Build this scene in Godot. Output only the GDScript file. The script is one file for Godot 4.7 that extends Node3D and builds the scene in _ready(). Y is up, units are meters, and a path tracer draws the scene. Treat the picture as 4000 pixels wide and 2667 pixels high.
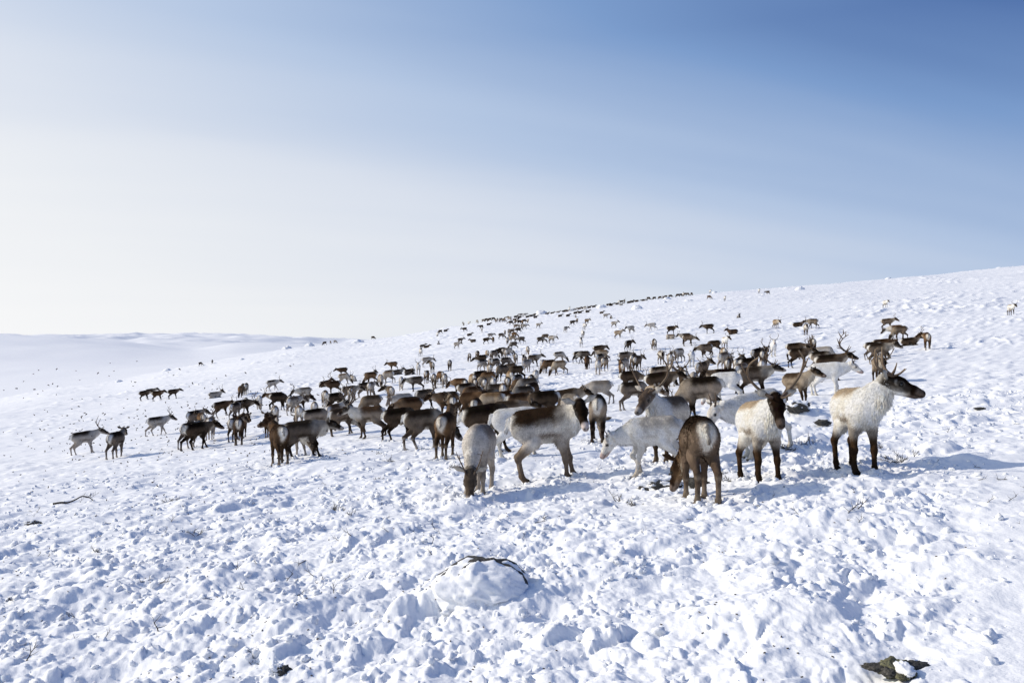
extends Node3D

# A herd of reindeer on a wind-scoured snow slope. x is to the right (uphill), -z is away from the camera; "f" below is the distance ahead (-z).

const EYE := 1.65
const CREST_F := [-30.0, -10.0, 0.0, 5.0, 10.0, 17.0, 25.0, 42.0, 60.0, 75.0, 100.0, 140.0, 180.0, 205.0, 230.0, 260.0, 330.0, 460.0]
const CREST_Y := [-1.4, -1.6, -1.66, -1.72, -1.93, -2.3, -2.7, -2.85, -2.4, -1.9, -0.7, 1.2, 4.0, 5.9, 6.3, 5.4, 0.0, -22.0]
const DOME_U := [-1.2, -0.8, -0.6, -0.5, -0.437, -0.29, -0.19, -0.13, 0.0, 0.064, 0.16, 0.24, 0.32, 0.45, 0.64, 1.0, 1.6]
const DOME_Y := [-0.10, -0.03, -0.003, 0.0, 0.0066, 0.0182, 0.0193, 0.0218, 0.0286, 0.031, 0.0337, 0.0347, 0.034, 0.031, 0.0295, 0.024, 0.01]

var crest := PackedFloat32Array()
var dome := PackedFloat32Array()
var soft := FastNoiseLite.new()
var mid := FastNoiseLite.new()
var clod := [FastNoiseLite.new(), FastNoiseLite.new(), FastNoiseLite.new()]
var clod_id := [FastNoiseLite.new(), FastNoiseLite.new(), FastNoiseLite.new()]
var fur_noise := FastNoiseLite.new()
var fur: StandardMaterial3D
var horn: StandardMaterial3D
var eye_mat: StandardMaterial3D
var snow: StandardMaterial3D
var rock_mat: StandardMaterial3D
var twig_mat: StandardMaterial3D
var lock := Mutex.new()
var sky_rows := {}
var ground_rows := {}
var rows_r := PackedFloat32Array()
var cols_a := PackedFloat32Array()
var ground_v: PackedVector3Array
var norm_rows := {}
var geo_jobs: Array = []
var geo_done := {}
var paint_jobs: Array = []
var paint_done := {}
var names := {}


func _ready() -> void:
	var cam := Camera3D.new()
	cam.name = "camera"
	cam.position = Vector3(0, EYE, 0)
	cam.fov = 46.4
	cam.near = 0.1
	cam.far = 30000.0
	add_child(cam)
	cam.current = true
	var sun := DirectionalLight3D.new()
	sun.name = "sun"
	sun.light_color = Color(1.0, 0.955, 0.88)
	sun.light_energy = SUN_ENERGY
	sun.light_angular_distance = 0.5
	sun.shadow_enabled = true
	sun.look_at_from_position(sun_dir() * 100.0, Vector3.ZERO, Vector3.UP)
	add_child(sun)
	var env := Environment.new()
	env.background_mode = Environment.BG_SKY
	env.tonemap_mode = Environment.TONE_MAPPER_LINEAR
	env.tonemap_exposure = EXPOSURE
	env.sdfgi_enabled = true
	env.ssao_enabled = true
	env.ssil_enabled = true
	var sky := Sky.new()
	var pano := PanoramaSkyMaterial.new()
	pano.panorama = sky_picture()
	sky.sky_material = pano
	env.sky = sky
	var we := WorldEnvironment.new()
	we.name = "world_environment"
	we.environment = env
	add_child(we)
	var t0 := Time.get_ticks_msec()
	tune_noise()
	make_materials()
	build_ground()
	print("ground ", Time.get_ticks_msec() - t0)
	build_far_land()
	build_snow_lumps()
	build_rocks()
	build_herd()
	print("herd ", Time.get_ticks_msec() - t0)
	build_litter()
	print("all ", Time.get_ticks_msec() - t0)


const SUN_ENERGY := 1.1
const EXPOSURE := 0.99
const SUN_AZ := -82.0
const SUN_EL := 29.0


func sun_dir() -> Vector3:
	var az := deg_to_rad(SUN_AZ)
	var el := deg_to_rad(SUN_EL)
	return Vector3(sin(az) * cos(el), sin(el), -cos(az) * cos(el))


# ---------- sky: thin high haze, white towards the sun and the horizon, deep blue away from it ----------

const SKY_W := 1024
const SKY_H := 512

func sky_picture() -> ImageTexture:
	var veil := FastNoiseLite.new()
	veil.seed = 5
	veil.frequency = 1.0
	veil.fractal_octaves = 4
	sky_veil = veil
	var id := WorkerThreadPool.add_group_task(sky_row, SKY_H)
	WorkerThreadPool.wait_for_group_task_completion(id)
	var all := PackedFloat32Array()
	for y in SKY_H:
		all.append_array(sky_rows[y])
	return ImageTexture.create_from_image(Image.create_from_data(SKY_W, SKY_H, false, Image.FORMAT_RGBF, all.to_byte_array()))

var sky_veil: FastNoiseLite

func sky_row(y: int) -> void:
	var out := PackedFloat32Array()
	out.resize(SKY_W * 3)
	var el := PI * (0.5 - (y + 0.5) / SKY_H)
	var ramp := [Vector3(0.034, 0.10, 0.325), Vector3(0.20, 0.335, 0.605), Vector3(0.445, 0.56, 0.76), Vector3(0.69, 0.745, 0.845), Vector3(0.85, 0.87, 0.90), Vector3(0.95, 0.95, 0.95)]
	var s := sun_dir()
	for x in SKY_W:
		var az := wrapf(TAU * (x + 0.5) / SKY_W, -PI, PI)
		var d := Vector3(sin(az) * cos(el), sin(el), -cos(az) * cos(el))
		var e := maxf(el, 0.0) / deg_to_rad(21.0)
		e = pow(e, 1.2) if e < 1.0 else 1.0 + 0.3 * (e - 1.0)
		var away := absf(angle_difference(az, deg_to_rad(SUN_AZ)))
		var side := clampf((rad_to_deg(away) - 49.0) / 66.0, -0.75, 1.3)
		# bands of thin cirrus, drawn out along one wind direction on a plane high above
		var h := maxf(d.y, 0.0) + 0.12
		var p := Vector2(d.x / h, -d.z / h)
		var q := Vector2(p.x * 0.94 + p.y * 0.34, p.y * 0.94 - p.x * 0.34)
		var band := sky_veil.get_noise_2d(q.x * 0.10, q.y * 0.75) + 0.45 * sky_veil.get_noise_2d(q.x * 0.20 + 40.0, q.y * 2.2) + 0.2 * sky_veil.get_noise_2d(q.x * 0.7 + 80.0, q.y * 5.0)
		var w := 1.18 - 0.56 * e - 0.58 * side + 0.065 * band * clampf(1.0 - absf(e - 0.55) * 0.7, 0.0, 1.0)
		w = clampf(w, 0.0, 1.25) * 4.0
		var i := mini(int(w), 4)
		var c: Vector3 = (ramp[i] as Vector3).lerp(ramp[i + 1], w - i)
		var ang := rad_to_deg(acos(clampf(d.dot(s), -1.0, 1.0)))
		c += Vector3(1.0, 0.97, 0.92) * (1.3 * exp(-ang / 7.0) + 0.22 * exp(-ang / 22.0))
		out[x * 3] = c.x
		out[x * 3 + 1] = c.y
		out[x * 3 + 2] = c.z
	lock.lock()
	sky_rows[y] = out
	lock.unlock()


# ---------- the shape of the slope ----------

func curve_at(xs: Array, ys: Array, x: float) -> float:
	if x <= xs[0]:
		return ys[0]
	for i in xs.size() - 1:
		if x <= xs[i + 1]:
			var t: float = (x - xs[i]) / (xs[i + 1] - xs[i])
			var m0: float = (ys[i + 1] - ys[maxi(i - 1, 0)]) / (xs[i + 1] - xs[maxi(i - 1, 0)])
			var m1: float = (ys[mini(i + 2, xs.size() - 1)] - ys[i]) / (xs[mini(i + 2, xs.size() - 1)] - xs[i])
			var h: float = xs[i + 1] - xs[i]
			var t2 := t * t
			var t3 := t2 * t
			return (2 * t3 - 3 * t2 + 1) * ys[i] + (t3 - 2 * t2 + t) * h * m0 + (-2 * t3 + 3 * t2) * ys[i + 1] + (t3 - t2) * h * m1
	return ys[-1]


func tune_noise() -> void:
	for i in 981:
		crest.append(curve_at(CREST_F, CREST_Y, -30.0 + i * 0.5))
	for i in 561:
		dome.append(curve_at(DOME_U, DOME_Y, -1.2 + i * 0.005))
	soft.seed = 11
	soft.frequency = 1.0
	soft.fractal_octaves = 3
	mid.seed = 23
	mid.frequency = 1.0
	mid.fractal_octaves = 2
	fur_noise.seed = 3
	fur_noise.frequency = 1.0
	fur_noise.fractal_octaves = 3
	for i in 3:
		for n in [clod[i], clod_id[i]]:
			n.seed = 100 + i
			n.noise_type = FastNoiseLite.TYPE_CELLULAR
			n.cellular_distance_function = FastNoiseLite.DISTANCE_EUCLIDEAN
			n.cellular_jitter = 1.0
			n.fractal_type = FastNoiseLite.FRACTAL_NONE
			n.frequency = [2.2, 5.2, 11.5][i]
			n.domain_warp_enabled = true
			n.domain_warp_type = FastNoiseLite.DOMAIN_WARP_SIMPLEX
			n.domain_warp_amplitude = [0.22, 0.09, 0.035][i]
			n.domain_warp_frequency = [2.6, 6.0, 14.0][i]
			n.domain_warp_fractal_type = FastNoiseLite.DOMAIN_WARP_FRACTAL_NONE
		clod[i].cellular_return_type = FastNoiseLite.RETURN_DISTANCE2_SUB
		clod_id[i].cellular_return_type = FastNoiseLite.RETURN_CELL_VALUE


# height of the slope without its small relief
func slope(x: float, f: float) -> float:
	var a := clampf((f + 30.0) * 2.0, 0.0, 978.0)
	var i := int(a)
	var y := lerpf(crest[i], crest[i + 1], a - i) + 0.1 * clampf(x, -400.0, 400.0) + EYE
	if f > 40.0:
		var u := clampf((x / f + 1.2) * 200.0, 0.0, 558.0)
		var j := int(u)
		y += smoothstep(40.0, 190.0, f) * minf(f, 235.0) * (lerpf(dome[j], dome[j + 1], u - j) - 0.0288)
	return y


# + the swells one stands on
func swell(x: float, f: float) -> float:
	var y := slope(x, f)
	var near := smoothstep(60.0, 10.0, f)
	y += soft.get_noise_2d(x * 0.16, f * 0.16) * 0.10 * near
	y += soft.get_noise_2d(x * 0.035 + 50.0, f * 0.05) * 0.35 * smoothstep(25.0, 80.0, f)
	for m in MOUNDS:
		var dx: float = (x - m[0]) / m[2]
		var df: float = (f - m[1]) / m[3]
		var q := dx * dx + df * df
		if q < 6.0:
			y += m[4] * exp(-q)
	return y


func broken(x: float, f: float) -> float:
	# how much the crust is trampled, 0 to 1
	var t := smoothstep(48.0, 9.0, f)
	t *= clampf(0.95 + 0.85 * soft.get_noise_2d(x * 0.16 + 7.0, f * 0.16 + 3.0), 0.14, 1.0)
	t *= 1.0 - 0.8 * smoothstep(0.44, 0.66, x / maxf(f, 1.0)) * smoothstep(14.0, 8.0, f) * smoothstep(3.0, 6.0, f + x)
	return t


func lump(k: int, u: float, v: float) -> float:
	# one broken piece of crust: rounded shoulders, zero along its edge
	var e := minf((clod[k].get_noise_2d(u, v) + 1.0) * 1.55, 1.0)
	var b: float = clod_id[k].get_noise_2d(u, v) * 0.5 + 0.5
	return (1.0 - (1.0 - e) * (1.0 - e)) * b * b


func relief(x: float, f: float) -> float:
	var t := broken(x, f)
	# tracks and wind ridges run diagonally up the slope
	var along := (x * 0.62 + f * 0.78) * 0.55
	var across := f * 0.62 - x * 0.78
	var y := 0.0
	if t > 0.01:
		var g := mid.get_noise_2d(along * 0.55 + 3.0, across * 0.55)
		var crust := clampf(0.74 + 0.8 * g, 0.15, 1.0)
		y += t * (0.108 * crust * lump(0, along, across) - 0.03)
		if f < 45.0:
			var patch := clampf(0.55 + 1.3 * mid.get_noise_2d(x * 0.9, f * 0.9), 0.15, 1.0)
			y += t * patch * (0.085 * lump(1, along * 1.35, across) - 0.02) * smoothstep(45.0, 20.0, f)
		if f < 18.0:
			var crumb := clampf(0.45 + 1.5 * mid.get_noise_2d(x * 1.7 + 9.0, f * 1.7), 0.1, 1.0)
			y += t * crumb * (0.052 * lump(2, x, f) - 0.012) * smoothstep(18.0, 9.0, f)
		y += t * 0.05 * mid.get_noise_2d(along * 0.9 + 60.0, across * 0.9)
		y += t * (0.016 * mid.get_noise_2d(x * 6.0, f * 6.0) + 0.006 * mid.get_noise_2d(x * 15.0, f * 15.0)) * smoothstep(16.0, 7.0, f)
		# kicked pits
		y -= t * 0.14 * maxf(0.0, mid.get_noise_2d(x * 1.15 + 31.0, f * 1.15) - 0.2)
	# wind-cut ridges
	var far := smoothstep(8.0, 30.0, f)
	var ridge := mid.get_noise_2d(along * 0.55, across * 1.15)
	y += (0.012 + 0.05 * far) * (1.0 - 0.5 * t) * maxf(ridge, -0.25)
	if f > 16.0:
		# sharp little drifts that throw blue shadows; longer the farther the eye reaches
		var cut := absf(mid.get_noise_2d(along * 0.30 + 70.0, across * 0.62))
		y += 0.10 * smoothstep(16.0, 40.0, f) * smoothstep(130.0, 60.0, f) * pow(maxf(0.0, 1.0 - cut * 3.2), 2.0) * clampf(0.3 + 1.5 * soft.get_noise_2d(x * 0.06, f * 0.06), 0.0, 1.0)
		cut = absf(soft.get_noise_2d(along * 0.11 + 30.0, across * 0.24))
		y += 0.24 * smoothstep(35.0, 90.0, f) * pow(maxf(0.0, 1.0 - cut * 3.6), 2.0) * clampf(0.25 + 1.6 * soft.get_noise_2d(x * 0.03 + 9.0, f * 0.03), 0.0, 1.0)
	return y


func ground_row(i: int) -> void:
	var out := PackedVector3Array()
	out.resize(cols_a.size())
	var r := rows_r[i]
	for j in cols_a.size():
		var x := r * sin(cols_a[j])
		var f := r * cos(cols_a[j])
		out[j] = Vector3(x, swell(x, f) + relief(x, maxf(f, 0.0)), -f)
	lock.lock()
	ground_rows[i] = out
	lock.unlock()


func norm_row(i: int) -> void:
	var w := cols_a.size()
	var out := PackedVector3Array()
	out.resize(w)
	var up := mini(i + 1, rows_r.size() - 1) * w
	var dn := maxi(i - 1, 0) * w
	for j in w:
		var a := ground_v[i * w + mini(j + 1, w - 1)] - ground_v[i * w + maxi(j - 1, 0)]
		var b := ground_v[up + j] - ground_v[dn + j]
		out[j] = a.cross(b).normalized()
	lock.lock()
	norm_rows[i] = out
	lock.unlock()


func build_ground() -> void:
	var a := 0.0
	var half := PackedFloat32Array()
	while a < 102.0:
		half.append(deg_to_rad(a))
		a += 0.092 if a < 37.0 else 0.092 + (a - 37.0) * 0.035
	for j in range(half.size() - 1, 0, -1):
		cols_a.append(-half[j])
	cols_a.append_array(half)
	for r0 in [0.3, 0.7, 1.1, 1.5, 1.8]:
		rows_r.append(r0)
	var r := 2.1
	while r < 440.0:
		rows_r.append(r)
		r += r * (0.0056 if r < 22.0 else 0.0088)
	WorkerThreadPool.wait_for_group_task_completion(WorkerThreadPool.add_group_task(ground_row, rows_r.size()))
	for i in rows_r.size():
		ground_v.append_array(ground_rows[i])
	ground_rows.clear()
	WorkerThreadPool.wait_for_group_task_completion(WorkerThreadPool.add_group_task(norm_row, rows_r.size()))
	var nrm := PackedVector3Array()
	for i in rows_r.size():
		nrm.append_array(norm_rows[i])
	norm_rows.clear()
	var g := MeshInstance3D.new()
	g.name = "snow_ground"
	g.mesh = grid_mesh(ground_v, nrm, cols_a.size(), rows_r.size())
	g.material_override = snow
	g.set_meta("kind", "structure")
	g.set_meta("label", "wind-scoured snow slope, trampled into clods around the herd")
	add_child(g)


func grid_mesh(v: PackedVector3Array, n: PackedVector3Array, w: int, h: int) -> ArrayMesh:
	var idx := PackedInt32Array()
	idx.resize((w - 1) * (h - 1) * 6)
	var k := 0
	for i in h - 1:
		for j in w - 1:
			var p := i * w + j
			idx[k] = p
			idx[k + 1] = p + w
			idx[k + 2] = p + 1
			idx[k + 3] = p + 1
			idx[k + 4] = p + w
			idx[k + 5] = p + w + 1
			k += 6
	var arr := []
	arr.resize(Mesh.ARRAY_MAX)
	arr[Mesh.ARRAY_VERTEX] = v
	arr[Mesh.ARRAY_NORMAL] = n
	arr[Mesh.ARRAY_INDEX] = idx
	var m := ArrayMesh.new()
	m.add_surface_from_arrays(Mesh.PRIMITIVE_TRIANGLES, arr)
	return m


# ---------- the plain and the hills beyond ----------

const FAR_U := [-1.6, -0.9, -0.643, -0.5, -0.408, -0.34, -0.25, -0.15, 0.0, 0.4, 1.2]
const RIDGE_A := [0.03, 0.016, 0.0072, 0.0004, -0.0075, -0.001, -0.0035, -0.0075, -0.012, -0.02, -0.02]
const RIDGE_B := [0.01, 0.008, 0.0072, 0.0082, 0.0085, 0.0075, 0.003, 0.0, -0.004, -0.006, -0.006]

func far_height(u: float, f: float) -> float:
	var ra := curve_at(FAR_U, RIDGE_A, u)
	var rb := curve_at(FAR_U, RIDGE_B, u)
	var ks := [log(180.0), log(420.0), log(800.0), log(1500.0), log(2500.0), log(3200.0), log(5600.0), log(7000.0), log(12000.0), log(24000.0)]
	var ev := [-0.16, -0.072, -0.036, -0.021, ra, ra - 0.012, rb - 0.008, rb, rb - 0.002, 0.0066]
	var e := curve_at(ks, ev, log(f))
	e += 0.09 * (u + 0.3) * smoothstep(2400.0, 900.0, f)  # plain tilted sideways towards the sun, shaped so to look brighter
	var x := u * f
	var y := e * f + EYE
	y += soft.get_noise_2d(x * 0.0016, f * 0.0030) * 9.0 * smoothstep(500.0, 2500.0, f) * smoothstep(3300.0, 2300.0, f)
	var hill := smoothstep(4200.0, 6000.0, f) * smoothstep(9000.0, 7000.0, f) * smoothstep(-0.1, -0.2, u)
	y += (absf(soft.get_noise_2d(x * 0.0009 + 8.0, f * 0.0006)) * -80.0 + 16.0 + mid.get_noise_2d(x * 0.0022, f * 0.003) * 12.0) * hill
	return y


func build_far_land() -> void:
	var us := PackedFloat32Array()
	var u := -1.6
	while u < 1.2:
		us.append(u)
		u += 0.0035 if u > -0.72 and u < 0.05 else 0.03
	for part in [["snow_plain", 180.0, 3300.0, 1.03], ["far_hills", 3200.0, 11000.0, 1.012]]:
		var v := PackedVector3Array()
		var rows := 0
		var f: float = part[1]
		while f < part[2] * 1.02:
			for w in us:
				v.append(Vector3(w * f, far_height(w, f), -f))
			rows += 1
			f *= part[3]
		var n := PackedVector3Array()
		for i in rows:
			for j in us.size():
				var a := v[i * us.size() + mini(j + 1, us.size() - 1)] - v[i * us.size() + maxi(j - 1, 0)]
				var b := v[mini(i + 1, rows - 1) * us.size() + j] - v[maxi(i - 1, 0) * us.size() + j]
				n.append(a.cross(b).normalized())
		var g := MeshInstance3D.new()
		g.name = part[0]
		g.mesh = grid_mesh(v, n, us.size(), rows)
		g.material_override = snow
		g.set_meta("kind", "structure")
		g.set_meta("label", "wide snow plain below the slope" if part[0] == "snow_plain" else "far white hills on the horizon")
		add_child(g)


# ---------- materials ----------

func noise_tex(size: int, freq: float, oct: int, seed_: int, lo: Color, hi: Color, as_normal := false, bump := 4.0) -> NoiseTexture2D:
	var n := FastNoiseLite.new()
	n.seed = seed_
	n.frequency = freq
	n.fractal_octaves = oct
	var t := NoiseTexture2D.new()
	t.width = size
	t.height = size
	t.seamless = true
	t.noise = n
	if as_normal:
		t.as_normal_map = true
		t.bump_strength = bump
	else:
		var g := Gradient.new()
		g.set_color(0, lo)
		g.set_color(1, hi)
		t.color_ramp = g
	return t


func flat_mat(c: Color, rough: float) -> StandardMaterial3D:
	var m := StandardMaterial3D.new()
	m.albedo_color = c.linear_to_srgb()
	m.roughness = rough
	return m


func make_materials() -> void:
	snow = flat_mat(Color(0.86, 0.875, 0.90), 0.75)
	snow.metallic_specular = 0.3
	snow.normal_enabled = true
	snow.normal_texture = noise_tex(512, 0.045, 4, 8, Color.BLACK, Color.WHITE, true, 5.0)
	snow.normal_scale = 0.4
	snow.uv1_triplanar = true
	snow.uv1_world_triplanar = true
	snow.uv1_scale = Vector3(1.7, 1.7, 1.7)
	fur = flat_mat(Color(1, 1, 1), 0.9)
	fur.vertex_color_use_as_albedo = true
	fur.albedo_texture = noise_tex(256, 0.06, 4, 4, Color(0.80, 0.80, 0.80), Color(1, 1, 1))
	fur.normal_enabled = true
	fur.normal_texture = noise_tex(256, 0.05, 4, 9, Color.BLACK, Color.WHITE, true, 6.0)
	fur.normal_scale = 0.5
	fur.uv1_triplanar = true
	fur.uv1_scale = Vector3(3.0, 1.3, 3.0)
	fur.metallic_specular = 0.15
	horn = flat_mat(Color(0.5, 0.5, 0.5), 0.6)
	horn.albedo_color = Color(1, 1, 1)
	horn.vertex_color_use_as_albedo = true
	eye_mat = flat_mat(Color(0.006, 0.005, 0.004), 0.12)
	rock_mat = flat_mat(Color(1, 1, 1), 0.95)
	rock_mat.albedo_texture = noise_tex(512, 0.03, 5, 14, Color(0.07, 0.068, 0.066), Color(0.44, 0.43, 0.41))
	rock_mat.uv1_triplanar = true
	rock_mat.uv1_scale = Vector3(4, 4, 4)
	rock_mat.heightmap_enabled = false
	rock_mat.normal_enabled = true
	rock_mat.normal_texture = noise_tex(512, 0.05, 5, 15, Color.BLACK, Color.WHITE, true, 12.0)
	twig_mat = flat_mat(Color(0.035, 0.027, 0.02), 0.9)


# ---------- where things stand ----------

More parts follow.
